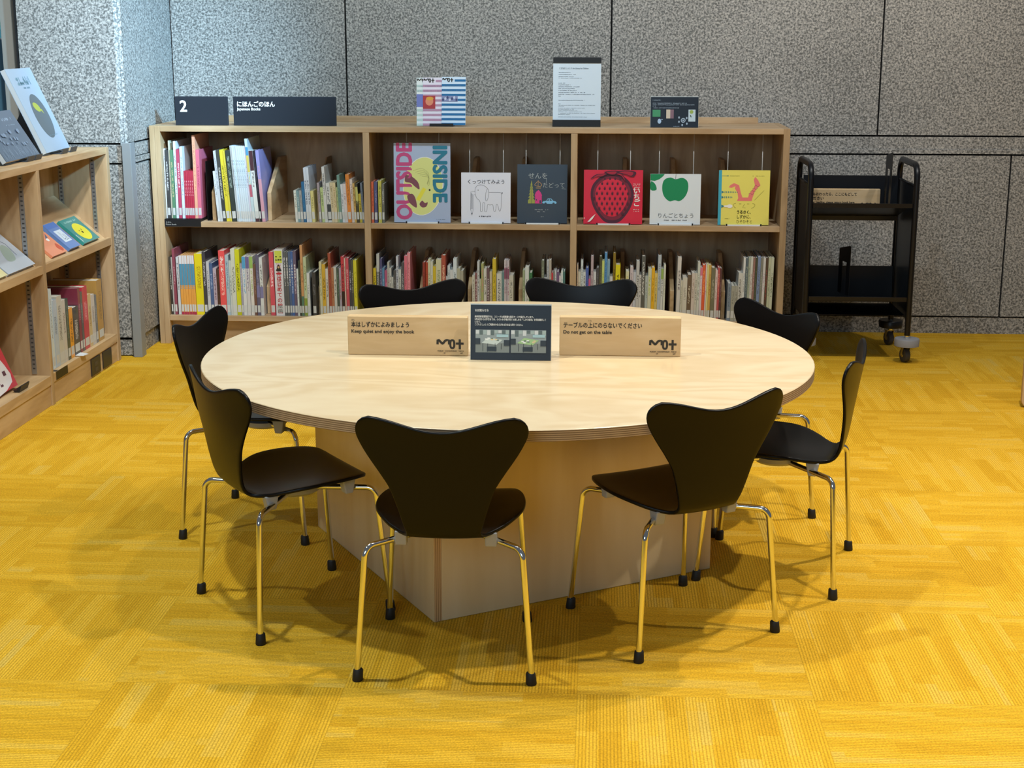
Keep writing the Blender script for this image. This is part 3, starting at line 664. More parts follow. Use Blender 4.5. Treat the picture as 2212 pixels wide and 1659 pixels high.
(-0.6700,6.4662,0.1300,0.0107,0.2338,0.182,0.3,'cdd6da','80888c',"pale blue white book between white and white, lower middle bay, second row"),
(-0.6586,6.4662,0.1300,0.0137,0.2164,0.169,0.3,'d6dadb','5a5e60',"white book between pale blue white and white, lower middle bay, second row"),
(-0.6443,6.4662,0.1300,0.0152,0.2659,0.207,0.3,'dce6ea','5a6a74',"tallest, white book between white and beige, lower middle bay, second row"),
(-0.6284,6.4662,0.1300,0.0148,0.2225,0.174,0.3,'b4b29a','80806c',"beige book between white and grey beige, lower middle bay, second row"),
(-0.6129,6.4662,0.1300,0.0130,0.2119,0.165,0.3,'aaa695','787464',"grey beige book, rightmost after beige, lower middle bay, second row"),
]),
("books in the third row of the lower middle bay",[
(-0.5591,6.4662,0.1300,0.0116,0.1922,0.150,0,'cfccbc','8a8878',"short cream book, leftmost before maroon, lower middle bay, third row"),
(-0.5466,6.4662,0.1300,0.0092,0.2035,0.159,0,'7c4a4c','e0d0d0',"maroon book between cream and white, lower middle bay, third row"),
(-0.5368,6.4662,0.1300,0.0096,0.2530,0.197,0,'d3d6d6','5a5e60',"tall white book between maroon and olive cream, lower middle bay, third row"),
(-0.5265,6.4662,0.1300,0.0065,0.1767,0.138,0,'c0c0a8','80806c',"thin olive cream book between white and green and pink, lower middle bay, third row"),
(-0.5193,6.4662,0.1300,0.0109,0.2453,0.191,0,'a8b070','c88080',"green and pink book between olive cream and white, lower middle bay, third row"),
(-0.5075,6.4662,0.1300,0.0125,0.2230,0.174,0,'d8d6cc','5a5a50',"white book between green and pink and maroon, lower middle bay, third row"),
(-0.4941,6.4662,0.1300,0.0114,0.2265,0.177,0,'5a3c44','e8e0e0',"maroon, white lettered book between white and buff, lower middle bay, third row"),
(-0.4818,6.4662,0.1300,0.0109,0.2098,0.164,0,'c8bca4','8a7a60',"buff book between maroon and yellow, lower middle bay, third row"),
(-0.4686,6.4662,0.1300,0.0145,0.2660,0.207,0,'d9bf38','7a6a18',"tall yellow book between buff and white, lower middle bay, third row"),
(-0.4512,6.4662,0.1300,0.0232,0.2005,0.156,0,'dcdad0','3a4050',"thick white, black lettered book between yellow and teal, lower middle bay, third row"),
(-0.4274,6.4662,0.1300,0.0100,0.2070,0.161,0,'6a8c8c','4a6a7a',"teal book between white and white, lower middle bay, third row"),
(-0.4167,6.4662,0.1300,0.0078,0.2620,0.204,0,'cfc8cc','9a5a78',"white, maroon banded book, first of three from left, lower middle bay, third row"),
(-0.4082,6.4662,0.1300,0.0060,0.2621,0.204,0,'cfc8cc','9a5a78',"white, maroon banded book, second of three from left, lower middle bay, third row"),
(-0.4015,6.4662,0.1300,0.0060,0.2588,0.202,0,'d0c6ca','9a3c60',"white, maroon banded book, third of three from left, lower middle bay, third row"),
(-0.3948,6.4662,0.1300,0.0183,0.1939,0.151,0,'cdcabc','6a6a64',"thick grey white, letter dotted book, rightmost after white, lower middle bay, third row"),
]),
("books at the right end of the lower middle bay",[
(-0.3349,6.4662,0.1300,0.0094,0.2169,0.169,0,'a4b08c','708060',"sage green book, leftmost before white, lower middle bay, right end"),
(-0.3242,6.4662,0.1300,0.0167,0.2305,0.180,0,'dadfda','6a746c',"white book, first of three from left, lower middle bay, right end"),
(-0.3064,6.4662,0.1300,0.0134,0.2060,0.161,0,'3f7c50','2a5a38',"green book between white and dark sage, lower middle bay, right end"),
(-0.2521,6.4662,0.1300,0.0120,0.2607,0.203,0,'6c7464','a0a890',"tall dark sage book between green and white, lower middle bay, right end"),
(-0.2395,6.4662,0.1300,0.0101,0.1854,0.145,0,'d4dade','8a9094',"short white book between dark sage and grey, lower middle bay, right end"),
(-0.2287,6.4662,0.1300,0.0093,0.2605,0.203,0,'b9c0c6','80888c',"tall grey book between white and beige, lower middle bay, right end"),
(-0.2187,6.4662,0.1300,0.0102,0.2639,0.206,0,'b8b0a4','807868',"tall beige book between grey and red, lower middle bay, right end"),
(-0.2079,6.4662,0.1300,0.0078,0.2070,0.161,0,'c8444c','8a2028',"red book between beige and grey, lower middle bay, right end"),
(-0.1995,6.4662,0.1300,0.0061,0.2160,0.169,0,'8c908e','60645e',"grey book between red and white, lower middle bay, right end"),
(-0.1927,6.4662,0.1300,0.0069,0.2161,0.169,0,'d8dcdc','80848a',"white book, second of three from left, lower middle bay, right end"),
(-0.1852,6.4662,0.1300,0.0109,0.2117,0.165,0,'6c5478','a890b0',"purple book between white and pinkish white, lower middle bay, right end"),
(-0.1736,6.4662,0.1300,0.0082,0.1939,0.151,0,'e6dce0','a8708a',"short pinkish white book between purple and white, lower middle bay, right end"),
(-0.1648,6.4662,0.1300,0.0078,0.2164,0.169,0,'d8e2e0','7a9a94',"white book, third of three from left, lower middle bay, right end"),
(-0.1563,6.4662,0.1300,0.0087,0.2142,0.167,0,'4f7c78','305a58',"teal book, rightmost after white, lower middle bay, right end"),
]),
("books at the left end of the lower right bay",[
(-0.0968,6.4662,0.1300,0.0050,0.2439,0.190,0.5,'e0cdb8','a89078',"peach cream book, leftmost before cream, lower right bay, left end"),
(-0.0911,6.4662,0.1300,0.0097,0.2132,0.166,0.5,'d8d4c0','8a8878',"cream book between peach cream and white, lower right bay, left end"),
(-0.0805,6.4662,0.1300,0.0102,0.2631,0.205,0.5,'d3dee0','80888c',"tall white book between cream and white, lower right bay, left end"),
(-0.0694,6.4662,0.1300,0.0109,0.2118,0.165,0.5,'d5dcdc','2a2e30',"short white book between white and blue, lower right bay, left end"),
(-0.0579,6.4662,0.1300,0.0122,0.2298,0.179,0.5,'4f68b0','283c80',"blue book between white and magenta, lower right bay, left end"),
(-0.0450,6.4662,0.1300,0.0082,0.1818,0.142,0.5,'d05a88','f0b0c8',"short magenta book between blue and mauve, lower right bay, left end"),
(-0.0360,6.4662,0.1300,0.0111,0.2835,0.221,0.5,'b8a8ae','80707a',"tall mauve book between magenta and white, lower right bay, left end"),
(-0.0240,6.4662,0.1300,0.0115,0.2139,0.167,0.5,'d5d8da','80848a',"white book between mauve and charcoal, lower right bay, left end"),
(-0.0116,6.4662,0.1300,0.0115,0.2314,0.180,0.5,'46464a','707478',"charcoal book between white and dark olive, lower right bay, left end"),
(0.0012,6.4662,0.1300,0.0111,0.2828,0.221,0.5,'484a38','707258',"dark olive book between charcoal and lime, lower right bay, left end"),
(0.0129,6.4662,0.1300,0.0104,0.2640,0.206,0.5,'c9d880','8a9a50',"lime book between dark olive and blue, lower right bay, left end"),
(0.0240,6.4662,0.1300,0.0113,0.2997,0.234,0.5,'5c98cc','30609a',"tallest, blue book between lime and light blue, lower right bay, left end"),
(0.0362,6.4662,0.1300,0.0113,0.2649,0.207,0.5,'80a8bc','507890',"light blue book between blue and white, lower right bay, left end"),
(0.0481,6.4662,0.1300,0.0124,0.1929,0.150,0.5,'d8dadb','3a3a3a',"short white, dotted book between light blue and brown olive, lower right bay, left end"),
(0.0613,6.4662,0.1300,0.0110,0.2978,0.232,0.5,'8a7428','3c3010',"brown olive book between white and yellow, lower right bay, left end"),
(0.0731,6.4662,0.1300,0.0205,0.2457,0.192,0.5,'e9dc20','1c1c0a',"thick yellow, black lettered book, rightmost after brown olive, lower right bay, left end"),
]),
("books in the second row of the lower right bay",[
(0.1183,6.4662,0.1300,0.0143,0.2160,0.168,0.5,'d5d5b4','c8b840',"cream book, leftmost before pale mauve, lower right bay, second row"),
(0.1373,6.4662,0.1300,0.0137,0.2351,0.183,0.5,'cfc4c8','8a7c84',"pale mauve book between cream and pale grey, lower right bay, second row"),
(0.1519,6.4662,0.1300,0.0117,0.2130,0.166,0.5,'c8ccd4','6a7078',"pale grey book between pale mauve and white, lower right bay, second row"),
(0.1642,6.4662,0.1300,0.0135,0.2626,0.205,0.5,'c4c6c4','3a3a3a',"white, black lettered book between pale grey and white, lower right bay, second row"),
(0.1783,6.4662,0.1300,0.0084,0.2021,0.158,0.5,'cfd0cc','6a6c68',"short white book between white and charcoal, lower right bay, second row"),
(0.1873,6.4662,0.1300,0.0159,0.2850,0.222,0.5,'4a4e4c','e0e4e0',"charcoal, white lettered book between white and grey green, lower right bay, second row"),
(0.2041,6.4662,0.1300,0.0117,0.1979,0.154,0.5,'b4c0bc','80908c',"grey green book between charcoal and white and lime, lower right bay, second row"),
(0.2165,6.4662,0.1300,0.0148,0.2293,0.179,0.5,'d2d4bc','a8c030',"white and lime book between grey green and golden yellow, lower right bay, second row"),
(0.2321,6.4662,0.1300,0.0132,0.2339,0.182,0.5,'ebb82c','b88818',"golden yellow book between white and lime and pale yellow, lower right bay, second row"),
(0.2460,6.4662,0.1300,0.0123,0.2095,0.163,0.5,'dcc878','8a7a38',"pale yellow book between golden yellow and pale grey, lower right bay, second row"),
(0.2590,6.4662,0.1300,0.0136,0.2875,0.224,0.5,'b8c4cc','80909a',"tall pale grey book between pale yellow and white, lower right bay, second row"),
(0.2733,6.4662,0.1300,0.0099,0.2298,0.179,0.5,'d5d9d6','2a3a3a',"white, green topped book between pale grey and white, lower right bay, second row"),
(0.2845,6.4662,0.1300,0.0084,0.2477,0.193,0.5,'d8dccc','a0a494',"thin white book, rightmost after white, lower right bay, second row"),
]),
("books in the third row of the lower right bay",[
(0.3436,6.4662,0.1300,0.0156,0.2812,0.219,0.8,'d8d6d0','4a3a48',"tall white, black lettered book, leftmost before cream, lower right bay, third row"),
(0.3601,6.4662,0.1300,0.0075,0.1794,0.140,0.8,'ccccbc','90907c',"thin cream book between white and off-white, lower right bay, third row"),
(0.3682,6.4662,0.1300,0.0200,0.1911,0.149,0.8,'d3d1c4','a09c90',"thick off-white book between cream and brown, lower right bay, third row"),
(0.3889,6.4662,0.1300,0.0183,0.2038,0.159,0.8,'5c4a3c','c8c0ac',"brown, cream lettered book between off-white and pinkish cream, lower right bay, third row"),
(0.4078,6.4662,0.1300,0.0130,0.2111,0.165,0.8,'d2c8be','a08c80',"pinkish cream book between brown and off-white, lower right bay, third row"),
(0.4214,6.4662,0.1300,0.0103,0.2113,0.165,0.8,'cdcbbe','8a8a80',"off-white book between pinkish cream and white, lower right bay, third row"),
(0.4324,6.4662,0.1300,0.0099,0.2603,0.203,0.8,'d0d6cc','80887c',"tall white book between off-white and white, lower right bay, third row"),
(0.4429,6.4662,0.1300,0.0097,0.2371,0.185,0.8,'e0d2d8','b090a0',"white, pink topped book between white and orange red, lower right bay, third row"),
(0.4532,6.4662,0.1300,0.0126,0.2472,0.193,0.8,'e0583c','f0b060',"orange red book between white and pinkish white, lower right bay, third row"),
(0.4664,6.4662,0.1300,0.0057,0.2495,0.195,0.8,'e0d4d0','a05060',"thin pinkish white book between orange red and pale yellow, lower right bay, third row"),
(0.4728,6.4662,0.1300,0.0073,0.2518,0.196,0.8,'e0dc98','c8b840',"thin pale yellow book between pinkish white and tan gold, lower right bay, third row"),
(0.4807,6.4662,0.1300,0.0108,0.2474,0.193,0.8,'d0aa5c','9a7030',"tan gold book between pale yellow and olive grey, lower right bay, third row"),
(0.4923,6.4662,0.1300,0.0167,0.2365,0.184,0.8,'6c6c58','a0a08c',"olive grey book between tan gold and pale pink, lower right bay, third row"),
(0.5097,6.4662,0.1300,0.0099,0.2255,0.176,0.8,'dcc8c4','a08880',"pale pink book between olive grey and crimson pink, lower right bay, third row"),
(0.5202,6.4662,0.1300,0.0097,0.2367,0.185,0.8,'b84a54','e0a090',"crimson pink book between pale pink and dark maroon, lower right bay, third row"),
(0.5305,6.4662,0.1300,0.0079,0.2335,0.182,0.8,'4a2c34','80606a',"dark maroon book, rightmost after crimson pink, lower right bay, third row"),
]),
("books at the right end of the lower right bay",[
(0.5658,6.4662,0.1300,0.0153,0.1682,0.131,0.9,'7c8c9c','506478',"short blue grey book, leftmost before grey, lower right bay, right end"),
(0.5818,6.4662,0.1300,0.0158,0.1572,0.123,0.9,'a2a498','70726a',"short grey book, first of two from left, lower right bay, right end"),
(0.5982,6.4662,0.1300,0.0120,0.1574,0.123,0.9,'a4a69c','70726a',"short grey book, second of two from left, lower right bay, right end"),
(0.6109,6.4662,0.1300,0.0182,0.2137,0.167,0.9,'d0d2cc','1c1c1c',"thick white, black lettered book between grey and white, lower right bay, right end"),
(0.6297,6.4662,0.1300,0.0090,0.2821,0.220,0.9,'dce0de','a0a4a2',"tall white book, first of two from left, lower right bay, right end"),
(0.6394,6.4662,0.1300,0.0107,0.2811,0.219,0.9,'4a6070','a0b0a0',"dark blue grey book between white and pale green, lower right bay, right end"),
(0.6507,6.4662,0.1300,0.0096,0.2834,0.221,0.9,'b4c0b0','80907c',"tall pale green book between dark blue grey and white, lower right bay, right end"),
(0.6610,6.4662,0.1300,0.0096,0.2835,0.221,0.9,'d8dcd4','b08c90',"tall white book, second of two from left, lower right bay, right end"),
(0.6713,6.4662,0.1300,0.0090,0.2825,0.220,0.9,'94706c','c0a0a0',"rose brown book between white and dark green, lower right bay, right end"),
(0.6809,6.4662,0.1300,0.0092,0.2826,0.220,0.9,'3a443c','60705c',"dark green book between rose brown and blue, lower right bay, right end"),
(0.6908,6.4662,0.1300,0.0129,0.2872,0.224,0.9,'8098c0','506080',"tall blue book between dark green and grey, lower right bay, right end"),
(0.7043,6.4662,0.1300,0.0098,0.2829,0.221,0.9,'80847c','b0b4ac',"tall grey book between blue and white, lower right bay, right end"),
(0.7148,6.4662,0.1300,0.0103,0.2830,0.221,0.9,'dadcda','b8a0b8',"tall white, mauve marked book between grey and charcoal, lower right bay, right end"),
(0.7257,6.4662,0.1300,0.0114,0.2820,0.220,0.9,'4a443c','a04850',"charcoal, red marked book between white and pale green white, lower right bay, right end"),
(0.7378,6.4662,0.1300,0.0107,0.2832,0.221,0.9,'c4ccb0','8a947a',"tall pale green white book between charcoal and white, lower right bay, right end"),
(0.7491,6.4662,0.1300,0.0122,0.2833,0.221,0.9,'cfd6c0','4a5a40',"tall white, green dotted book, rightmost after pale green white, lower right bay, right end"),
]),
]
LEFTBOOKS=[
(5.3745,0.0282,0.3075,'cfdfe8','8a98a4',"thin pale blue book left of light blue one, side bookcase bottom"),
(5.4083,0.0401,0.2589,'b8cadd','5a7090',"light blue book between thin pale blue and grey white ones, side bookcase bottom"),
(5.4527,0.0495,0.2660,'c9cac2','6a6a64',"grey white book between light blue and cream grey ones, side bookcase bottom"),
(5.5052,0.0325,0.2424,'cdc8c0','6a6460',"cream grey book between grey white and dark green ones, side bookcase bottom"),
(5.5407,0.0299,0.2416,'3c4a40','708a78',"dark green book between cream grey and amber orange ones, side bookcase bottom"),
(5.5736,0.0379,0.1974,'e8a030','503a10',"amber orange book between dark green and thick black ones, side bookcase bottom"),
(5.6146,0.0649,0.1929,'2c2d30','d0d0d0',"thick black book between amber orange and wine red ones, side bookcase bottom"),
(5.6827,0.0251,0.2606,'7a2a40','c08898',"wine red book between thick black and charcoal ones, side bookcase bottom"),
(5.7110,0.0222,0.2396,'505458','90949a',"charcoal book between wine red and crimson ones, side bookcase bottom"),
(5.7364,0.0547,0.2546,'c03448','e8a0a8',"crimson book between charcoal and buff yellow ones, side bookcase bottom"),
(5.7943,0.0360,0.2157,'cdb888','8a6a40',"buff yellow book between crimson and pale grey ones, side bookcase bottom"),
(5.8336,0.0365,0.2071,'c8c4c0','8a8480',"pale grey book between buff yellow and slate grey ones, side bookcase bottom"),
(5.8734,0.0235,0.1991,'707478','a0a4a8',"slate grey book between pale grey and tall tan ones, side bookcase bottom"),
(5.9070,0.0614,0.2537,'b8904c','8a6a30',"tall tan book right of slate grey one, side bookcase bottom"),
]

BANDS=[('orange and blue',[(0,.045,'a8304c'),(.50,.86,'4f90b0'),(.86,1,'d8d6da')]),('white, blue topped',[(.80,1,'4f9ac4')]),('white, purple topped',[(.80,1,'6a6090')]),
 ('white, green topped',[(.80,1,'93b45c')]),('white, maroon banded',[(.68,.86,'8a4a66')]),('white with maroon top',[(.72,1,'4a2c34'),(0,.06,'4a2c34')]),('grey, pale topped',[(.72,1,'c2c4c0')]),
 ('white, pink topped',[(.85,1,'d87890')]),('black with yellow panel',[(.56,.92,'c2c070')]),('white and charcoal',[(.05,.46,'3a4248')]),('blue and pink book',[(0,.6,'d09aa8')]),
 ('green and pink',[(0,.32,'d08488')]),('brick red, white',[(0,.45,'4a6a40')]),('red, black based',[(0,.42,'241a1e')]),('pale blue and yellow',[(.80,.90,'4a90b8'),(.60,.80,'d0bd5c'),(.30,.45,'b86070')]),
 ('tallest, tan',[(0,.28,'4f7a68')]),('slate purple',[(.3,.5,'7a78a0')]),('pale green book',[(0,.3,'8aa040')]),('tall tan book',[(.96,1,'e8dcc0')]),('lime yellow',[(0,.05,'b8b81c')]),('white, green topped',[(.85,1,'3f7c60')])]
STACK=[('thick red, white lettered','アートと遊ぶ'[:3],WHITE,.90,.70),('very thick white','はじめての絵画',P('red_lettering','b8323c',0.5),.62,.72)]
def dress(root,lab,w,h):
    for key,bs in BANDS:
        if key in lab.split(' between')[0].split(', lower')[0].split(', upper')[0]:
            a=Art()
            for z0,z1,c in bs: a.poly([(0.0003,h*z0),(w-0.0003,h*z0),(w-0.0003,h*z1),(0.0003,h*z1)],P('band_'+c,c,0.4,0,0.2),y=-0.00006)
            a.build('cover_band',root)
            break
    if 'white dotted' in lab.split(' between')[0] and w>0.006:
        a=Art()
        for k in range(5): a.ell(w/2,h*(.60+.045*k),w*.26,w*.26,P('dot_white','d6d6d6',0.5),n=10)
        a.build('cover_band',root)
    if lab.startswith('very thick white'):
        a=Art(); a.rect(0.003,w-0.003,h*.80,h*.985,P('band_lime','c8cf52',0.4)); a.scribble(0.006,w-0.006,h*.88,0.008,INK,5,.1); a.scribble(0.006,w-0.006,h*.835,0.008,INK,6,.1)
        a.poly(smooth_pts([(w*.2,h*.68),(w*.3,h*.72),(w*.42,h*.77),(w*.58,h*.77),(w*.7,h*.72),(w*.8,h*.68)],4),INK); a.ell(w*.5,h*.735,w*.10,h*.016,P('skin_tone','c9a36c',0.5)); a.ell(w*.5,h*.64,w*.34,h*.016,P('red_lettering','b8323c',0.5)); a.build('cover_band',root)
    for key,chars,mt,z1,f in STACK:
        if lab.startswith(key):
            sz=w*f*1.25 if len(chars)>4 else w*0.75
            sz=min(sz,h*0.55/len(chars))
            for k,ch in enumerate(chars):
                text(ch,sz,w*0.5-sz*0.5,h*z1-sz*(k+1)*1.05,root,mt,y=-0.0003,bold=sz*0.02)
for _g,_rows in BOOKS:
    for (bx,by,bz,bw,bh,bd,ln,base,ink,lab) in _rows:
        by2=by+random.uniform(-0.003,0.004)
        r=rad(ln)
        root=make_book(bw,bh,bd,base,ink,lab,_g,(bx,by2,bz+0.0003+(bw*math.sin(r) if ln>0 else 0)),0,ln)
        dress(root,lab,bw,bh)

# ================================================================ BOOKS SHOWN FACE OUT
def face_book(name,x,y,z,W,H,TH_,tilt,cover,label,group,rz=0,spine=None,glossy=True):
    root=empty(name,(x,y,z),rz,-rad(tilt),0)
    tag(root,label,'book',group)
    cm=P('cover_'+cover,cover,0.28,0,0.3)
    m=MB(); m.box(-W/2,W/2,0,0.002,0,H); m.box(-W/2,W/2,TH_-0.002,TH_,0,H)
    m.build('cover',cm,root)
    MB().box(-W/2,-W/2+0.002,0.0021,TH_-0.0021,0,H).build('spine',P('cover_'+(spine or cover),spine or cover,0.3,0,0.3),root)
    MB().box(-W/2+0.0022,W/2-0.003,0.0022,TH_-0.0022,0.002,H-0.002).build('page_block',PAGES,root)
    return root
def stand(x,w,label,y=YF+0.028):
    root=empty('display_stand',(x,y,S1+0.0002)); tag(root,label,'display stand','wire book stands on the upper shelf')
    m=MB()
    for s in (-1,1): m.tube([(s*w/2,0.0125,0.0018),(s*w/2,0.0215,0.2),(s*w/2,0.0310,0.3930)],0.0019,8)
    m.build('wire_upright',P('steel_wire','b4b5b2',0.4,0.3),root,smooth=True)
    m=MB(); m.box(-w/2-0.004,w/2+0.004,-0.012,0.0145,0.0,0.0018); m.box(-w/2+0.004,w/2-0.004,-0.014,-0.0125,0,0.006)
    m.build('ledge',P('clear_plastic_lip','e9ecec',0.25),root)
    for s in (-1,1): MB().box(s*w/2-0.003,s*w/2+0.003,-0.0155,-0.0145,0.0,0.009).build('hook',BLK,root)
    return root
ST='picture books shown face out on the upper shelf'
fb=[(-0.7785,0.2490,0.345),(-0.4980,0.2165,0.219),(-0.2510,0.2185,0.256),(0.0585,0.2560,0.234),(0.3285,0.2190,0.2185),(0.6245,0.2200,0.236)]
sl=['tall pale blue','white line-drawn','dark blue-grey','red strawberry','white apple','yellow']
for (x,W,H),s in zip(fb,sl):
    stand(x+0.002,0.148 if W<.24 else 0.142,f'thin wire display stand holding the {s} picture book')
zb=S1+0.0030; yb_=YF+0.024
TILT=3.0
# 1 pale blue cover with big upright words and a yellow disc
b=face_book('picture_book',fb[0][0],yb_,zb,fb[0][1],fb[0][2],0.012,TILT,'a9b8d4','tall pale blue picture book with pink and teal words and yellow oval',ST)
PK=P('ink_pink','c2477f',0.4); TL=P('ink_teal','1f7792',0.4); YE=P('ink_pale_yellow','dbe08c',0.4); MR=P('ink_maroon','7c4652',0.4); DKL=P('ink_olive','8d8f50',0.5); WH=P('ink_white','eeeeea',0.45); BRY=P('ink_bright_yellow','e8e040',0.4)
text('OUTSIDE',0.094,-0.047,0.012,b,PK,y=-0.0003,bold=0.0036,rot=PI/2,fit_w=0.328)
a=Art(); W,H=fb[0][1],fb[0][2]
a.k=4
a.ell(0.004,0.158,0.088,0.128,WH,rot=-0.12); a.ell(0.004,0.158,0.0855,0.1255,YE,rot=-0.12)
a.poly(smooth_pts([(-0.072,0.205),(-0.045,0.20),(-0.018,0.175),(-0.012,0.145),(-0.03,0.155),(-0.05,0.172),(-0.075,0.178)]),MR)
a.poly(smooth_pts([(-0.066,0.115),(-0.045,0.125),(-0.03,0.105),(-0.025,0.065),(-0.055,0.085)]),MR)
a.poly(smooth_pts([(-0.012,0.08),(0.0,0.095),(0.012,0.085),(0.024,0.088),(0.018,0.07),(0.0,0.066)]),MR)
a.poly([(-0.028,0.10),(-0.012,0.094),(0.018,0.146),(0.004,0.153)],BRY)
a.ell(0.033,0.142,0.004,0.0045,INK)
for k in range(5): a.line(smooth_pts([(-0.04+0.01*k,0.225-0.006*k),(0.0+0.008*k,0.235-0.01*k),(0.03,0.21-0.012*k),(0.022,0.17)],5,False),0.0008,DKL)
a.scribble(0.062,0.10,0.012,0.003,P('ink_grey','66707c',0.5),5)
a.build('cover_art',b)
text('INSIDE',0.085,0.0505,0.337,b,TL,y=-0.0012,bold=0.0034,rot=-PI/2,fit_w=0.240)
# 2 white cover, line drawing of a long-nosed dog with a pencil
b=face_book('picture_book',fb[1][0],yb_,zb,fb[1][1],fb[1][2],0.010,TILT,'e3e6f2','square white picture book with a thin line drawing of an animal and pencil',ST)
LN=P('ink_line','4a4f5c',0.5)
text('くっつけてみよう',0.021,-0.083,0.172,b,LN,y=-0.0006,bold=0.0001,sx=1.0)
a=Art(); lw=0.0013
a.line(smooth_pts([(-0.047,0.150),(-0.047,0.128),(-0.040,0.108),(-0.026,0.094),(-0.024,0.060),(-0.024,0.052),(-0.018,0.050),(-0.015,0.056),(-0.013,0.086),(-0.008,0.088),(-0.004,0.084),(-0.006,0.056),(-0.002,0.049),(0.004,0.053),(0.008,0.080),(0.018,0.078),(0.030,0.080),(0.034,0.056),(0.040,0.050),(0.044,0.060),(0.046,0.080),(0.052,0.078),(0.058,0.056),(0.062,0.052),(0.066,0.062),(0.067,0.09),(0.067,0.122),(0.066,0.132),(0.048,0.134),(0.014,0.134)],4,False),lw,LN)
a.line(smooth_pts([(-0.047,0.150),(-0.038,0.162),(-0.022,0.166),(-0.004,0.160),(0.008,0.150)],5,False),lw,LN)
a.line(smooth_pts([(0.008,0.150),(0.013,0.128),(0.008,0.104),(0.002,0.096),(-0.002,0.106),(0.000,0.13)],5),lw,LN)
a.line(smooth_pts([(0.066,0.130),(0.073,0.134),(0.072,0.127)],4),lw,LN)
a.ell(-0.034,0.143,0.0016,0.0022,LN)
a.line([(-0.047,0.137),(-0.066,0.136),(-0.067,0.058),(-0.0605,0.033),(-0.056,0.058),(-0.056,0.122),(-0.047,0.124)],lw,LN)
a.line([(-0.0635,0.13),(-0.0635,0.06)],lw,LN); a.line([(-0.060,0.127),(-0.060,0.06)],lw,LN); a.poly([(-0.0645,0.044),(-0.058,0.044),(-0.0608,0.032)],LN)
a.scribble(-0.030,0.022,0.026,0.006,LN,3)
a.build('cover_art',b)
# 3 dark cover: tree, house, car
b=face_book('picture_book',fb[2][0],yb_,zb,fb[2][1],fb[2][2],0.012,TILT,'364453','dark blue-grey picture book with green tree, pink house and blue car',ST)
OL=P('ink_silver','a9b2b4',0.4)
text('せんを',0.029,-0.062,0.196,b,OL,y=-0.0006); text('たどって',0.025,0.0,0.157,b,OL,y=-0.0006)
a=Art(); GRN=P('ink_leaf','9aa04a',0.4); PNK=P('ink_rose','d63f8b',0.4); SKY=P('ink_sky','83c3ea',0.4); ORG=P('ink_sand','d3a86a',0.4); DK=P('cover_364453','364453',0.28,0,0.3)
a.line([(0.018,0.196),(0.018,0.172)],0.0012,OL); a.line([(0.085,0.152),(0.104,0.150)],0.0012,OL)
for i in range(6):
    z=0.098+0.0135*i; hw=0.0165-0.0024*i; a.poly([(-0.047-hw,z),(-0.047+hw,z),(-0.047,z+0.022)],GRN)
a.rect(-0.062,-0.032,0.087,0.098,GRN); a.line([(-0.047,0.087),(-0.047,0.165)],0.0012,DK)
a.rect(-0.031,-0.002,0.087,0.121,PNK); a.poly([(-0.033,0.121),(0.0,0.121),(-0.006,0.134),(-0.016,0.146),(-0.028,0.136)],PNK)
a.rect(-0.012,-0.005,0.088,0.101,DK); a.rect(-0.027,-0.023,0.099,0.106,DK)
a.poly(smooth_pts([(0.003,0.088),(0.004,0.096),(0.018,0.099),(0.024,0.108),(0.040,0.108),(0.048,0.099),(0.060,0.096),(0.061,0.087),(0.03,0.086)],4),SKY)
a.ell(0.015,0.0865,0.005,0.005,DK); a.ell(0.050,0.0865,0.005,0.005,DK)
a.poly([(0.020,0.099),(0.024,0.105),(0.030,0.106),(0.030,0.099)],DK); a.poly([(0.033,0.099),(0.033,0.106),(0.040,0.105),(0.043,0.099)],DK)
a.line(smooth_pts([(-0.033,0.166),(-0.022,0.162),(-0.006,0.162),(-0.003,0.170),(-0.018,0.182),(-0.030,0.172)],4),0.0016,ORG); a.line([(-0.018,0.188),(-0.018,0.162)],0.0014,ORG); a.line([(-0.028,0.154),(-0.006,0.154)],0.002,ORG)
a.scribble(-0.032,0.032,0.058,0.0045,OL,9); a.scribble(-0.022,0.018,0.049,0.0045,OL,12); a.scribble(-0.006,0.006,0.028,0.003,OL,2)
a.build('cover_art',b)
# 4 red strawberry
b=face_book('picture_book',fb[3][0],yb_,zb,fb[3][1],fb[3][2],0.010,TILT,'d92a45','square red picture book with one very large dark strawberry',ST)
a=Art(); DR=P('ink_dark_berry','4c1f34',0.45); MRD=P('ink_mid_berry','7b2238',0.45); RD=P('cover_d92a45','d92a45',0.28,0,0.3)
sb=[(-0.006,0.219),(-0.055,0.205),(-0.090,0.168),(-0.098,0.122),(-0.085,0.072),(-0.055,0.028),(-0.026,0.006),(0.02,0.006),(0.05,0.030),(0.078,0.075),(0.090,0.125),(0.078,0.172),(0.045,0.205)]
def inset(pts,k,cx=-0.005,cz=0.115): return [(cx+(p[0]-cx)*k,cz+(p[1]-cz)*k) for p in pts]
a.poly(smooth_pts(sb),DR); a.poly(smooth_pts(inset(sb,0.88)),MRD); a.poly(smooth_pts(inset(sb,0.76,-0.012,0.125)),RD)
rr=random.Random(4)
for i in range(9):
    for j in range(8):
        x=-0.082+0.0225*j+(0.011 if i%2 else 0); z=0.196-0.0215*i
        if ((x+0.004)/0.086)**2+((z-0.118)/0.100)**2<0.88 and (z>0.06 or abs(x)<0.045):
            a.ell(x,z,0.0046,0.006,DR,n=10); a.line([(x-0.004,z+0.007),(x+0.001,z+0.0085),(x+0.0055,z+0.006)],0.0011,MRD)
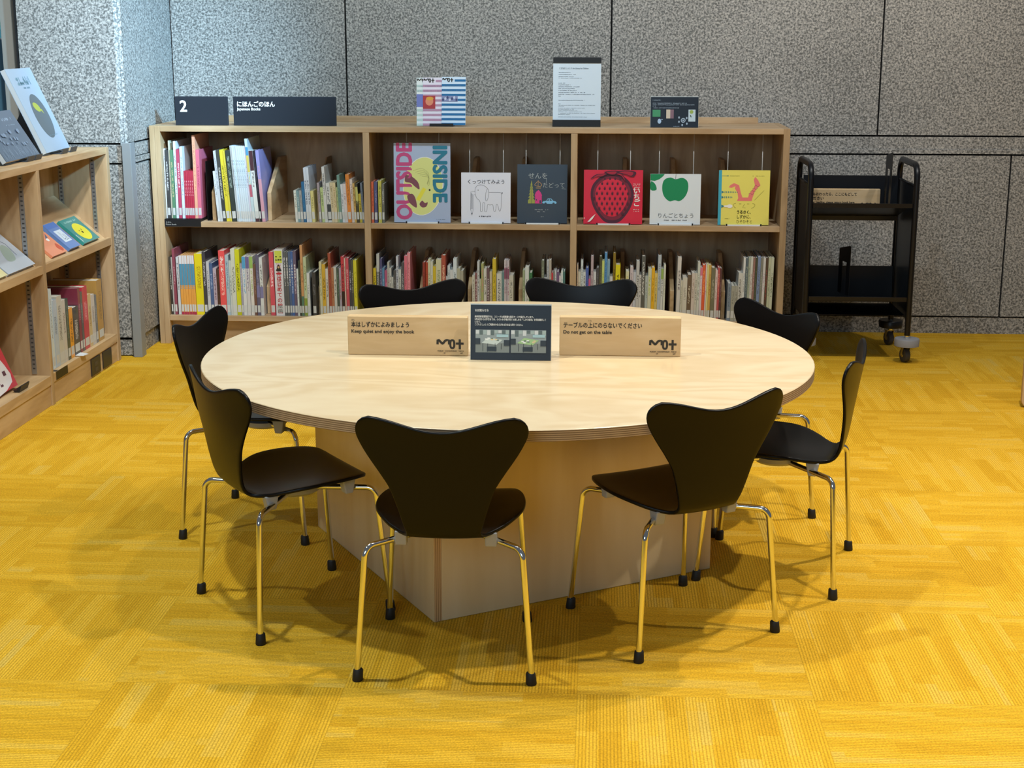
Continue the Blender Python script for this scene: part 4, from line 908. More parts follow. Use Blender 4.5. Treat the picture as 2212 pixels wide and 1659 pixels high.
for p in ([(-0.10,0.195),(-0.075,0.204),(-0.045,0.206),(-0.02,0.222),(-0.045,0.217),(-0.075,0.214)],[(0.0,0.222),(0.035,0.210),(0.055,0.180),(0.05,0.20),(0.03,0.222)],[(0.01,0.226),(0.05,0.216),(0.085,0.205),(0.097,0.226),(0.05,0.232)],[(-0.04,0.226),(-0.015,0.214),(0.01,0.215),(0.02,0.230)]):
    a.poly(smooth_pts(p,4),DR); a.poly(smooth_pts(inset(p,0.7,sum(q[0] for q in p)/len(p),sum(q[1] for q in p)/len(p)),4),P('ink_leaf_red','a8243c',0.45))
a.poly([(-0.111,0.008),(-0.092,0.030),(-0.075,0.044),(-0.088,0.022),(-0.100,0.010)],WH)
for i in range(4): a.scribble(0.086,0.116,0.172-0.0075*i,0.0035,WH,20+i)
for i in range(2): a.scribble(0.088,0.112,0.062-0.0075*i,0.0035,WH,30+i)
a.scribble(-0.126,-0.119,0.022,0.006,WH,3)
a.build('cover_art',b)
for ch,z in (('い',0.134),('ち',0.107),('ご',0.080)): text(ch,0.031,0.087,z,b,WH,y=-0.0006,bold=0.0007)
# 5 white with green apple
b=face_book('picture_book',fb[4][0],yb_,zb,fb[4][1],fb[4][2],0.010,TILT,'dfe8ee','square white picture book with a flat green apple and leaves',ST)
a=Art(); GA=P('ink_green_apple','138a58',0.4)
a.poly(smooth_pts([(0.0,0.196),(0.028,0.202),(0.050,0.188),(0.055,0.158),(0.044,0.124),(0.020,0.102),(-0.002,0.105),(-0.026,0.101),(-0.050,0.124),(-0.058,0.160),(-0.050,0.192),(-0.024,0.203)]),GA)
a.line([(0.0,0.197),(0.0005,0.2175)],0.0016,INK)
a.poly([(-0.109,0.218),(-0.109,0.190),(-0.09,0.188),(-0.07,0.196),(-0.054,0.209),(-0.048,0.218)],GA)
a.poly(smooth_pts([(-0.108,0.185),(-0.108,0.150),(-0.083,0.149),(-0.085,0.168),(-0.096,0.182)],3),GA)
a.scribble(-0.052,0.052,0.016,0.005,LN,41); a.build('cover_art',b)
text('りんごとちょう',0.023,-0.077,0.030,b,P('ink_silver_grey','8f9aa4',0.35,0.4),y=-0.0006,bold=0.0003)
# 6 yellow
b=face_book('picture_book',fb[5][0],yb_,zb,fb[5][1],fb[5][2],0.012,TILT,'ece26e','yellow picture book with a coral two-horned hat, face outline and blue spine',ST,spine='3fa9c4')
a=Art(); CO=P('ink_coral','ea7f78',0.4); BL_=P('ink_blue_spine','3fa9c4',0.4); OK=P('ink_olive_line','8d8a30',0.5); TLD=P('ink_dark_teal','2a7d8c',0.45)
a.rect(-0.110,-0.097,0,0.236,BL_)
a.poly([(-0.030,0.104),(-0.024,0.116),(-0.028,0.140),(-0.040,0.158),(-0.038,0.168),(-0.055,0.160),(-0.066,0.163),(-0.060,0.172),(-0.044,0.181),(-0.022,0.172),(-0.014,0.140),(-0.006,0.119),(0.018,0.119),(0.022,0.134),(0.040,0.158),(0.046,0.172),(0.040,0.196),(0.046,0.208),(0.058,0.196),(0.070,0.172),(0.056,0.160),(0.046,0.146),(0.038,0.120),(0.034,0.104)],CO)
for k in range(4): a.line([(0.020+0.008*k,0.134+0.011*k),(0.027+0.008*k,0.140+0.011*k),(0.034+0.008*k,0.131+0.011*k),(0.042+0.008*k,0.137+0.011*k)],0.0014,MR)
a.line([(0.046,0.108),(0.086,0.150)],0.0012,OK); a.line(smooth_pts([(-0.034,0.094),(-0.044,0.090),(-0.040,0.078),(-0.032,0.074)],4,False),0.0014,OK); a.line(smooth_pts([(0.038,0.094),(0.048,0.090),(0.046,0.080),(0.034,0.072)],4,False),0.0014,OK)
a.line([(-0.020,0.092),(-0.010,0.092)],0.0018,OK); a.line([(0.014,0.092),(0.024,0.092)],0.0018,OK); a.line([(0.004,0.092),(-0.004,0.076),(0.008,0.074)],0.0013,OK)
for i,z in enumerate((0.142,0.120)):
    a.poly([(-0.096,z-0.006),(-0.096,z+0.006),(-0.086,z)],TLD)
    for k in range(8 if i==0 else 5): a.ell(-0.082+0.0075*k,z,0.0017,0.005-0.0004*k,TLD,n=10)
a.poly([(-0.096,0.074),(-0.096,0.088),(-0.086,0.083),(-0.086,0.079)],TLD); a.rect(-0.084,-0.060,0.077,0.085,WH); a.ell(-0.060,0.081,0.012,0.008,WH)
a.line([(-0.096,0.212),(-0.070,0.212)],0.0012,TLD); a.poly([(-0.073,0.209),(-0.073,0.215),(-0.067,0.212)],TLD)
a.scribble(-0.062,-0.02,0.210,0.003,OK,51); a.scribble(0.03,0.09,0.210,0.003,OK,52); a.scribble(-0.08,-0.06,0.026,0.003,OK,53)
a.build('cover_art',b)
for i,(t,bo) in enumerate((('うるさく、',0.0006),('しずかに、',0.0003),('ひそひそと',0.0))): text(t,0.0165,-0.030,0.050-0.0205*i,b,P('ink_dark_olive','4a4a14',0.5),y=-0.0006,bold=bo,sx=0.85)

# ================================================================ THINGS ON TOP OF THE LONG BOOKCASE
ZTT=ZT+0.0002
def sign_block(name,x0,x1,y,z,h,t,mat,label,cat,group=None,bev=0.002,tilt=0):
    root=empty(name,((x0+x1)/2,y,z),0,-rad(tilt)); tag(root,label,cat,group)
    W=x1-x0; MB().box(-W/2,W/2,0,t,0,h).build('panel',mat,root,bevel=bev)
    return root,W
s,W=sign_block('shelf_sign',-1.8687,-1.6350,YF+0.055,ZTT,0.125,0.018,FELT,'short dark board sign with a white numeral two on the bookcase top','sign')
text('2',0.068,-W/2+0.021,0.060,s,WHITE,y=-0.0006,bold=0.0016)
s,W=sign_block('shelf_sign',-1.6095,-1.1560,YF+0.055,ZTT,0.125,0.018,FELT,'long dark board sign for Japanese books on the bookcase top','sign')
text('にほんごのほん',0.0262,-W/2+0.0155,0.083,s,WHITE,y=-0.0006,bold=0.0009,sx=0.93); text('Japanese Books',0.0165,-W/2+0.0175,0.066,s,WHITE,y=-0.0006,bold=0.0005)
for o_,px in ((0,[]),):
    pass
for sgn,xs_ in (((-1.8687-1.6350)/2,(-1.766,-1.756)),((-1.6095-1.1560)/2,(-1.5350,-1.5240,-1.2650,-1.2540))):
    m=MB()
    for x in xs_: m.lathe([(0.0016,0),(0.0016,0.0006)],10,0,(x,YF+0.0542,ZTT+0.010),'y')
    tgt=[o for o in bpy.data.objects if o.name.startswith('shelf_sign') and abs(o.location.x-sgn)<0.01][0]
    L=tgt.location; m.v=[(p[0]-L.x,p[1]-L.y,p[2]-L.z) for p in m.v]; m.build('screw',BLK,tgt)
# leaflets in a small black holder
hold=empty('leaflet_holder',(-0.6910,YF+0.075,ZTT)); tag(hold,'small black holder at the foot of the striped leaflets on the bookcase top','leaflet holder')
m=MB(); m.box(-0.054,0.050,-0.022,-0.0205,0.0,0.0125); m.box(-0.054,0.050,-0.022,0.048,0.0,0.0015); m.prism([(0.016,0.0015),(0.0175,0.0015),(0.0475,0.14),(0.046,0.14)],-0.05,0.046,'x')
m.build('tray',BLK,hold)
def leaflet(x,y,z,rz,stripe,base,label,pic,dz=0):
    root=empty('leaflet',(x,y,z),rz,-rad(8)); tag(root,label,'leaflet','striped leaflets on the bookcase top')
    W,H=0.105,0.2065
    a=MB().box(-W/2,W/2,0,0.0012,0,H).build('paper',P('paper_'+base,base,0.45),root)
    A_=Art(); st=P('stripe_'+stripe,stripe,0.45)
    for k in range(10):
        z1=H-0.0105-0.0208*k; x0=-W/2+(0.056 if k==0 else 0)
        A_.rect(x0,W/2-0.0008,z1-0.0098,z1,st)
    if pic=='square':
        A_.rect(-W/2,-W/2+0.054,0.072,0.128,P('pic_red','a83238',0.5)); A_.ell(-W/2+0.028,0.104,0.017,0.018,P('pic_peach','d98a6a',0.5)); A_.ell(-W/2+0.030,0.116,0.016,0.008,P('pic_gold','d8a13a',0.5))
    elif pic=='strip':
        A_.rect(-W/2,-W/2+0.070,0.100,0.125,P('pic_slate','7f8ab4',0.5))
        for k in range(7): A_.ell(-W/2+0.006+0.0098*k,0.108+0.005*(k%3),0.0045,0.006,P('pic_pale' if k%2 else 'pic_ink','c8cfe4' if k%2 else '3a4470',0.5),n=12)
    elif pic=='side': A_.rect(-W/2,W/2,0.08,0.135,P('pic_violet','6f7cc0',0.5))
    A_.scribble(-W/2+0.004,W/2-0.02,H-0.0385,0.003,P('leaf_print','5a7896',0.5),7); A_.scribble(-W/2+0.004,W/2-0.01,H-0.0590,0.003,P('leaf_print','5a7896',0.5),8)
    A_.build('printed_art',root)
    wave_logo(root,-W/2+0.004,H-0.022,0.0175,INK,False,y=-0.0010)
    return root
leaflet(-0.7500,YF+0.064,ZTT+0.003,0.05,'b9d0cc','dfe9ea','pale green striped leaflet, mostly hidden at the back left','side')
leaflet(-0.7220,YF+0.0605,ZTT+0.0035,0.03,'b28ba6','e2dfee','pink striped leaflet with a small red square picture','square')
leaflet(-0.6405,YF+0.0565,ZTT+0.0065,-0.02,'16689f','cfe4f8','blue and white striped leaflet at the front of the holder','strip')
# A4 notice in black clamp bars
nt=empty('notice_stand',(-0.1050,YF+0.070,ZTT+0.0009),0,-rad(4)); tag(nt,'white printed notice held between black bars on the bookcase top','notice')
MB().box(-0.1035,0.1035,0,0.004,0.028,0.270).build('sheet',P('notice_paper','cfe0ee',0.35,0,0.3),nt)
MB().box(-0.1050,0.1040,-0.004,0.010,0.0,0.0290).build('bottom_bar',BLK,nt,bevel=0.001)
MB().box(-0.1035,0.1045,-0.003,0.008,0.2700,0.2950).build('top_bar',BLK,nt,bevel=0.001)
a=Art(); NP=P('notice_print','6d7f90',0.5)
for i,(z,x1,h) in enumerate([(0.228,-0.03,.0034),(0.220,-0.006,.0034),(0.211,-0.015,.003),(0.205,0.02,.003),(0.184,-0.052,.003),(0.176,-0.03,.0034),(0.168,0.012,.0034),(0.160,-0.01,.0034),(0.152,-0.002,.0034),(0.144,0.036,.0034),(0.136,0.075,.0034),(0.128,-0.07,.0034),(0.111,0.034,.0034),(0.096,-0.07,.0024),(0.090,0.078,.0024),(0.084,-0.055,.0024),(0.078,0.035,.0024),(0.073,-0.012,.0024),(0.068,0.002,.0024),(0.062,0.022,.0024),(0.056,0.078,.0024),(0.050,-0.03,.0024),(0.040,0.05,.0024)]):
    a.scribble(-0.080,x1,z,h,NP,100+i,0.12)
a.build('printed_lines',nt)
text('こどもとしょしつ Art Library for Children',0.0088,-0.078,0.245,nt,P('notice_title','4a5968',0.5),y=-0.0008,bold=0.0001,sx=0.80)
# dark acrylic notice right of it, and its twin on the table
def dark_card(name,x,y,z,W,H,label,rz=0,big=True):
    root=empty(name,(x,y,z),rz,-rad(7)); tag(root,label,'notice')
    MB().box(-W/2,W/2,0.0,0.003,0,H).build('card',P('card_dark','1f2833',0.3,0,0.25),root)
    MB().box(-W/2-0.001,W/2+0.001,0.0032,0.0052,0,H+0.003).build('acrylic_back',P('acrylic','cfd6d4',0.15,0,0.5),root)
    m=MB(); m.prism([(0.0054,0.0012),(0.0474,0.0062),(0.0474,0.0080),(0.0074,0.0032)],-W/2,W/2,'x'); m.build('acrylic_foot',P('acrylic','cfd6d4',0.15,0,0.5),root)
    return root
c=dark_card('notice_stand',0.3165,YF+0.045,ZTT+0.0010,0.2050,0.1290,'dark blue printed card notice with small pictures on the bookcase top')
a=Art(); LP=P('card_print','9fb2c4',0.5)
a.rect(-0.094,-0.060,0.045,0.075,P('pic_green','3f8f66',0.5)); a.rect(-0.035,-0.018,0.038,0.076,P('pic_cream','c9bfae',0.5)); a.rect(-0.018,-0.003,0.038,0.076,P('pic_mauve','7d6270',0.5))
a.rect(0.060,0.090,0.025,0.076,P('pic_white','b9cdd8',0.5)); a.ell(0.073,0.066,0.008,0.008,P('pic_lime','93ab52',0.5)); a.ell(0.070,0.048,0.0022,0.006,P('pic_dkg','2f4a3c',0.5),rot=0.4)
a.ell(-0.064,0.026,0.0078,0.0105,P('pic_pale2','a9c4e0',0.5)); a.ell(-0.053,0.034,0.004,0.0015,P('pic_pale2','a9c4e0',0.5))
a.ell(0.038,0.030,0.010,0.010,LP); a.ell(0.038,0.030,0.0065,0.0065,P('card_dark','1f2833',0.3,0,0.25)); a.ell(0.038,0.030,0.0035,0.0035,LP)
for dx,dz in ((-0.018,0.012),(0.015,0.010),(0.016,-0.014),(-0.004,-0.020),(-0.018,-0.006)): a.ell(0.038+dx,0.030+dz,0.0035,0.005,LP,n=10)
for i,(z,x1) in enumerate(((0.114,-0.062),(0.101,0.052),(0.094,0.088),(0.088,-0.080),(0.081,0.022))): a.scribble(-0.094,x1,z,0.0035,LP,200+i,.1)
a.scribble(-0.004,0.022,0.003,0.0028,LP,210,.1)
a.build('printed_art',c)

# ================================================================ ROUND TABLE
TX,TY,TZ=-0.2365,3.8135,0.545
tb=empty('round_table',(TX,TY,0)); tag(tb,'large round birch plywood table with a square box base','table')
RA,RB,TT=0.7965,0.7790,0.027
m=MB(); seg=128
def ring(k,z): return [(RA*k*math.cos(2*PI*i/seg),RB*k*math.sin(2*PI*i/seg),z) for i in range(seg)]
R_=[ring(0.9978,TZ-TT),ring(1.0,TZ-TT+0.0015),ring(1.0,TZ-0.0015),ring(0.9978,TZ)]
vs=[p for r in R_ for p in r]; fs=[];mi=[]
for j in range(3):
    for i in range(seg): fs.append((j*seg+i,j*seg+(i+1)%seg,(j+1)*seg+(i+1)%seg,(j+1)*seg+i)); mi.append(1 if j<2 else 0)
fs.append(tuple(range(3*seg,4*seg))); mi.append(0); fs.append(tuple(range(seg))[::-1]); mi.append(0)
m.v=vs; m.f=fs; m.m=mi
m.build('tabletop',[TABLE,PLY],tb)
cs=[(-0.786,3.958),(-0.384,3.287),(0.302,3.697),(-0.100,4.368)]
cx=sum(c[0] for c in cs)/4-TX; cy=sum(c[1] for c in cs)/4-TY
ang=math.atan2(3.697-3.287,0.302+0.384); hw=0.3975
HZ=TZ-TT-0.0005; t=0.021
Mr=Matrix.Translation((cx,cy,0))@Matrix.Rotation(ang,4,'Z')
PEDGE=ply_edge('plywood_corner_edge',0.0052,'cfae82','a68258',axis=0)
def pan(x0,x1,y0,y1,nm='base_panel'):
    mm=MB(); mm.box(x0,x1,y0,y1,0.001,HZ); o=mm.build(nm,[PANEL],tb,bevel=0.001); o.matrix_local=Mr; return o
pan(-hw+t+0.0003,hw,-hw,-hw+t); pan(-hw,-hw+t,-hw,hw); pan(-hw+t+0.0003,hw,hw-t,hw); pan(hw-t,hw,-hw+t+0.0003,hw-t-0.0003)
m=MB(); m.box(-hw+0.0012,-hw+t-0.0012,-hw-0.0004,-hw,0.002,HZ-0.001); o=m.build('plywood_edge',PEDGE,tb); o.matrix_local=Mr

# ---- things on the table
def wood_sign(x0,x1,y,jp,en,label,ruby=None,z=TZ,h=0.1030,logo=True,extra=None,group='wooden message signs'):
    root=empty('table_sign',((x0+x1)/2,y,z+0.0003)); tag(root,label,'sign',group)
    W=x1-x0
    MB().box(-W/2,W/2,0,0.0115,0,h).build('front_board',SIGNWOOD,root,bevel=0.0022)
    MB().box(-W/2,W/2,0.0119,0.0235,0,h+0.0008).build('rear_board',SIGNWOOD,root,bevel=0.0022)
    text(jp,0.0158,-W/2+0.0095,h-0.0275,root,INK,y=-0.0004,bold=0.00030,fit_w=extra[0])
    text(en,0.0122,-W/2+0.0095,h-0.0440,root,INK,y=-0.0004,bold=0.00032,fit_w=extra[1])
    if ruby: text(ruby[0],0.0052,-W/2+ruby[1],h-0.0117,root,INK,y=-0.0004)
    if logo:
        wave_logo(root,W/2-0.0800,h-0.0845,0.0262,INK,True,y=-0.0005)
    return root
wood_sign(-0.6545,-0.3385,3.770,'本はしずかによみましょう','Keep quiet and enjoy the book','light wooden block sign asking for quiet, left of the dark card',('ほん',0.0098),extra=(0.152,0.165))
wood_sign(-0.1000,0.2165,3.795,'テーブルの上にのらないでください','Do not get on the table','light wooden block sign about not climbing, right of the dark card',('うえ',0.0740),extra=(0.204,0.126))
c=dark_card('notice_stand',-0.2240,3.727,TZ+0.0008,0.2075,0.1420,'dark printed card in clear stand between two wooden signs on the table')
a=Art(); 
def photo(x0,x1,z0,z1,seed,green):
    r=random.Random(seed)
    a.rect(x0,x1,z0,z1,P('photo_grey','8f9a9c',0.4)); w=x1-x0;h=z1-z0
    a.rect(x0,x1,z0,z0+h*.42,P('photo_floor','7c8482',0.4))
    for k in range(9):
        xx=x0+w*k/9; a.rect(xx+0.0006,xx+w/9-0.0006,z1-h*r.uniform(.14,.3),z1-0.001,P('photo_shelf%d'%(k%3),('c9cfd0','5c6a6a','9fb0ae')[k%3],0.4))
    a.poly([(x0+w*.18,z0+h*.42),(x0+w*.62,z0+h*.34),(x0+w*.80,z0+h*.56),(x0+w*.38,z0+h*.66)],P('photo_tab'+str(green),'9cc08a' if green else 'c4d0cc',0.4))
    for k in range(7): xx=x0+w*r.uniform(.25,.68); zz=z0+h*r.uniform(.42,.60); a.rect(xx,xx+w*.07,zz,zz+h*.06,P('photo_item%d'%(k%3),('e3e8e6','6b7c70','d9c79a')[k%3],0.4))
    for xx,z_ in ((.22,.06),(.36,.02),(.58,.04),(.76,.14)): a.line([(x0+w*xx,z0+h*.4),(x0+w*xx,z0+h*z_)],0.0010,P('photo_leg','2a3034',0.4))
    a.rect(x0+w*.34,x0+w*.62,z0+h*.06,z0+h*.26,P('photo_dark','2b353d',0.4)); a.rect(x0,x0+w*.14,z0+h*.36,z0+h*.62,P('photo_dark','2b353d',0.4)); a.rect(x0+w*.84,x1,z0+h*.30,z0+h*.55,P('photo_dark','2b353d',0.4))
    a.rect(x0+w*.62,x0+w*.97,z0+h*.68,z0+h*.80,P('photo_blue','9fc0c8',0.4))
photo(-0.0910,-0.0035,0.0190,0.0780,3,0); photo(0.0005,0.0915,0.0190,0.0780,8,1)
a.build('printed_photos',c)
text('☆お知らせ☆',0.0078,-0.0935,0.1250,c,WHITE,y=-0.0006,bold=0.0001,fit_w=0.0360)
for i,(t_,wd_) in enumerate((('美術図書室閲覧室では、ユニークな美術書を展示ケースで紹介しています。',0.152),('2月20日から3月7日までは、小さいお子様が見ても楽しめる「しかけ絵本」を特別展示して',0.184),('います。',0.0145),('こどもとしょしつご利用のみなさまもぜひお立ち寄りください。',0.124))):
    text(t_,0.0062,-0.0935,0.1095-0.0068*i,c,WHITE,y=-0.0006,bold=0.00007,fit_w=wd_)

# ================================================================ CHAIRS
def interp(tab,v):
    D=tab if len(tab)>60 else None
    key=id(tab)
    if key not in _IC: _IC[key]=smooth_pts(tab,10,False)
    D=_IC[key]
    for (a,x),(b,y) in zip(D[:-1],D[1:]):
        if v<=b: return x+(y-x)*((v-a)/(b-a) if b>a else 0)
    return D[-1][1]
_IC={}
def make_chair():
    root=empty('chair')
    prof=[(.146,.328),(.138,.3365),(.118,.3412),(.083,.3400),(.03,.3335),(-.03,.3250),(-.09,.3175),(-.128,.3170),(-.150,.3270),(-.163,.350),(-.171,.385),(-.178,.43),(-.186,.48),(-.194,.53),(-.201,.568),(-.206,.593)]
    dense=smooth_pts(prof,8,False)
    acc=[0]
    for p,q in zip(dense[:-1],dense[1:]): acc.append(acc[-1]+math.hypot(q[0]-p[0],q[1]-p[1]))
    S=acc[-1]
    def at(s):
        s=max(0,min(S,s))
        for i in range(len(acc)-1):
            if s<=acc[i+1]:
                t=(s-acc[i])/(acc[i+1]-acc[i]); p,q=dense[i],dense[i+1]
                tx,tz=q[0]-p[0],q[1]-p[1]; l=math.hypot(tx,tz)
                return (p[0]+tx*t,p[1]+tz*t),(tz/l,-tx/l)
        return dense[-1],(1,0)
    wt=[(0,.108),(.012,.124),(.03,.137),(.07,.150),(.14,.161),(.22,.167),(.30,.165),(.36,.153),(.42,.130),(.46,.106),(.50,.086),(.54,.080),(.58,.085),(.64,.0945),(.72,.110),(.775,.1285),(.835,.152),(.875,.1665),(.915,.178),(.945,.181),(.97,.177),(.99,.166),(1.0,.152)]
    ct=[(0,.004),(.1,.008),(.25,.018),(.38,.024),(.46,.020),(.54,.012),(.62,.012),(.75,.018),(.9,.024),(1,.024)]
    NV,NU=54,16; vs=[];fs=[]
    for i in range(NV+1):
        v=i/NV; v=1-(1-v)**1.15 if v>.5 else v*(1-(.5)**1.15)/.5
        w=interp(wt,v); g=max(0,(v-.60)/.40); g=g*g*(3-2*g)
        gf=max(0,1-v/.12); 
        for j in range(NU+1):
            t=-1+2*j/NU; dip=0.0262*(1+math.cos(PI*t))/2
            s=v*S-dip*g+gf*0.010*(t*t)
            (y,z),(ny,nz)=at(s)
            # inside normal: rotate tangent towards the sitter
            k=interp(ct,v)*(t*w/.17)**2
            if v>.3: pass
            vs.append((t*w, y+abs(ny)*k*(1 if True else 0), z+abs(nz)*k))
    n=NU+1
    for i in range(NV):
        for j in range(NU): fs.append((i*n+j,i*n+j+1,(i+1)*n+j+1,(i+1)*n+j))
    m=MB(); m.add(vs,fs); sh=m.build('seat_shell',BLACKSHELL,root,smooth=True,fix=False)
    so=sh.modifiers.new('thickness','SOLIDIFY'); so.thickness=0.0085; so.offset=0.0; so.use_even_offset=True
    bv=sh.modifiers.new('round_edge','BEVEL'); bv.width=0.0028; bv.segments=3; bv.limit_method='ANGLE'; bv.angle_limit=rad(50)
    def arc(a,b,c,r,n=7):
        a,b,c=Vector(a),Vector(b),Vector(c); d1=(a-b).normalized(); d2=(c-b).normalized(); th=d1.angle(d2); k=r/math.tan(th/2)
        p=b+d1*k; q=b+d2*k; cen=b+(d1+d2).normalized()*(r/math.sin(th/2)); out=[a]
        for i in range(n+1):
            u=(p-cen).lerp(q-cen,i/n); out.append(cen+u.normalized()*r)
        out.append(c); return out
    for sx in (-1,1):
        for sy,fx,fy,bx,by,bz in ((-1,.189,-.175,.168,-.158,.3005),(1,.165,.175,.147,.150,.3120)):
            path=arc((sx*.030,sy*.020,.3000 if sy<0 else .3060),(sx*bx,sy*abs(by),bz),(sx*fx,fy,0.020),0.024)
            leg=MB().tube(path,0.0068,14).build('leg',CHROME,root,smooth='auto')
            d=(Vector((sx*bx,sy*abs(by),bz))-Vector((sx*fx,fy,0))); d.normalize()
            f0=Vector((sx*fx,fy,0.0)); cap=MB()
            cap.lathe([(0.0112,0.0002),(0.0120,0.003),(0.0108,0.024),(0.0092,0.0265),(0.0072,0.0268)],16)
            cap.v=[(p[0]+f0.x+d.x*p[2]/d.z,p[1]+f0.y+d.y*p[2]/d.z,p[2]) for p in cap.v]
            cap.build('foot_cap',RUBBER,leg,smooth='auto')
    hub=MB().lathe([(0.018,0.284),(0.052,0.289),(0.064,0.297),(0.066,0.3085),(0.05,0.3125)],28,0,(0,0.005,0)); hub.build('underseat_hub',GREYPL,root,smooth='auto')
    for sx in (-1,1):
        for x,y,z0,z1 in ((.098,-.100,.288,.3220),(.112,.092,.300,.3360)):
            m=MB(); m.prism([(y-.010,z0),(y+.010,z0),(y+.017,z1),(y-.017,z1)],sx*x-.013,sx*x+.013,'x')
            m.build('glide_bracket',GREYPL,root,bevel=0.003)
    return root
proto=make_chair()
CH=[(-0.3220,3.1283,0.3,'black shell chair nearest the camera, back turned, before the table base corner'),
    (0.1743,3.3317,30.9,'black shell chair at front right, back turned and angled to the table'),
    (-0.7318,3.3870,-54.3,'black shell chair at front left, seen side on with seat uncovered'),
    (-0.9420,4.0006,-98.6,'black shell chair at far left side, tucked in behind the nearer left one'),
    (0.4720,3.7210,75.2,'black shell chair at right edge of the table, seen in profile'),
    (0.3760,4.1820,125.6,'black shell chair behind the right rim of the table, near the book cart'),
    (-0.0670,4.5530,176.4,'far side black shell chair, right of the two before the bookcase'),
    (-0.5120,4.4740,-153.5,'far side black shell chair, left of the two before the bookcase')]
for i,(x,y,a,lb) in enumerate(CH):
    o=proto if i==0 else copy_tree(proto)
    o.location=(x,y,0); o.rotation_euler=(0,0,rad(a)); tag(o,lb,'chair','black shell chairs around the round table')

# ================================================================ BOOK CART
ct=empty('book_cart',(1.105,6.430,0)); tag(ct,'black steel two-shelf book cart on castors against the granite wall','book cart')
CL=(1.105,6.430,0)
XL_,XR_,YA,YBk=0.8785,1.3140,6.2535,6.6180
def rb(name,mb,mat,root=ct,**k): return relbuild(name,mb,mat,root,CL,**k)
def loop(x,dx):
    pts=[]
    ya,yb=YA,YBk
    pts.append((x-0.0,ya,0.118)); pts.append((x,ya,0.5)); 
    for i in range(9):
        t=PI/2*i/8; pts.append((x,ya+0.060-0.060*math.cos(t),0.775+0.060*math.sin(t)))
    for i in range(9):
        t=PI/2*i/8; pts.append((x,yb-0.060+0.060*math.sin(t),0.775+0.060*math.cos(t)))
    pts.append((x,yb,0.5)); pts.append((x,yb,0.118))
    return pts
fr_parts=[]
for x,nm in ((XL_,'l'),(XR_,'r')):
    f=rb('side_frame',MB().tube(loop(x,0),0.014,12,flat=(0.014,0.0125)),CARTBLK,smooth='auto')
    fr_parts.append(f)
    m=MB(); m.prism([(YA+0.012,0.215),(YA+0.012,0.742),(YA+0.04,0.748),(YBk-0.012,0.748),(YBk-0.012,0.215),(YBk-0.07,0.18),(YA+0.08,0.18)],x-0.002,x+0.002,'x')
    rb('side_panel',m,CARTBLK)
    m=MB(); m.tube([(x,YA+0.010,0.748),(x,YBk-0.010,0.748)],0.006,8); rb('cross_rail',m,CARTBLK,smooth=True)
    for y0,s in ((YA,1),(YBk,-1)):
        m=MB(); m.prism([(y0,0.130),(y0+s*0.10,0.215),(y0,0.215)],x-0.0025,x+0.0025,'x'); rb('gusset',m,CARTBLK)
def trough(zf,zb_,zt,name='shelf'):
    m=MB(); a,b=XL_+0.0128,XR_-0.0128
    m.prism([(YA-0.005,zf-0.018),(YA-0.003,zf-0.018),(YA-0.003,zf-0.001),(YA+0.004,zf-0.003),(YBk-0.050,zb_),(YBk-0.035,zt),(YBk-0.032,zt),(YBk-0.0475,zb_-0.002),(YA+0.003,zf-0.006),(YA+0.003,zf),(YA-0.005,zf)],a,b,'x')
    m.box(a,b,YBk-0.052,YBk-0.046,zb_-0.020,zb_)
    rb(name,m,CARTBLK)
trough(0.677,0.588,0.763); trough(0.2815,0.226,0.3645)
m=MB(); m.box(XL_+0.013,XR_-0.013,YA+0.02,YBk-0.052,0.1995,0.2005); rb('bottom_pan',m,CARTBLK)
GB=P('grey_bumper','8c8e93',0.55); TYRE=P('castor_tyre','3f4044',0.6); FORK=P('castor_fork','c7b98a',0.3,0.9)
for (x,y,yw,grey,rz) in ((XL_,YA,-0.012,True,0.35),(XR_,YA,-0.012,True,0.30),(XL_,YBk,0.0,False,0.3),(XR_,YBk,0.0,False,0.32)):
    z0=0.092 if grey else 0.102
    c=rb('castor',MB().lathe([(0.010,0.070),(0.010,0.120)],14,0,(x,y,0)),CHROME,smooth='auto')
    bp_=MB().lathe([(0.045,z0-0.020),(0.0515,z0-0.018),(0.0525,z0+0.010),(0.050,z0+0.0135),(0.020,z0+0.0140)],36,0,(x,y,0))
    relbuild('bumper_disc',bp_,GB if grey else CARTBLK,c,CL,smooth='auto')
    Mw=Matrix.Translation((x,y,0))@Matrix.Rotation(rz,4,'Z')
    def loc(mb): mb.v=[tuple(Mw@Vector(p)-Vector(CL)) for p in mb.v]; return mb
    w_=MB().lathe([(0.012,-0.0115),(0.024,-0.0125),(0.0285,-0.011),(0.0305,-0.004),(0.0305,0.004),(0.0285,0.011),(0.024,0.0125),(0.012,0.0115)],30,0,(0,0.010,0.0307),'x')
    loc(w_).build('wheel',TYRE,c,smooth='auto')
    h_=MB().lathe([(0.007,-0.0145),(0.009,-0.013),(0.009,0.013),(0.007,0.0145)],14,0,(0,0.010,0.0307),'x'); loc(h_).build('wheel_hub',FORK,c,smooth='auto')
    m=MB()
    for s in (-1,1): m.prism([(-0.004,0.068),(0.016,0.068),(0.016,0.030),(0.006,0.026)],s*0.0165-0.001,s*0.0165+0.001,'x')
    m.box(-0.0175,0.0175,-0.006,0.018,0.066,0.0685); loc(m).build('fork',FORK,c)
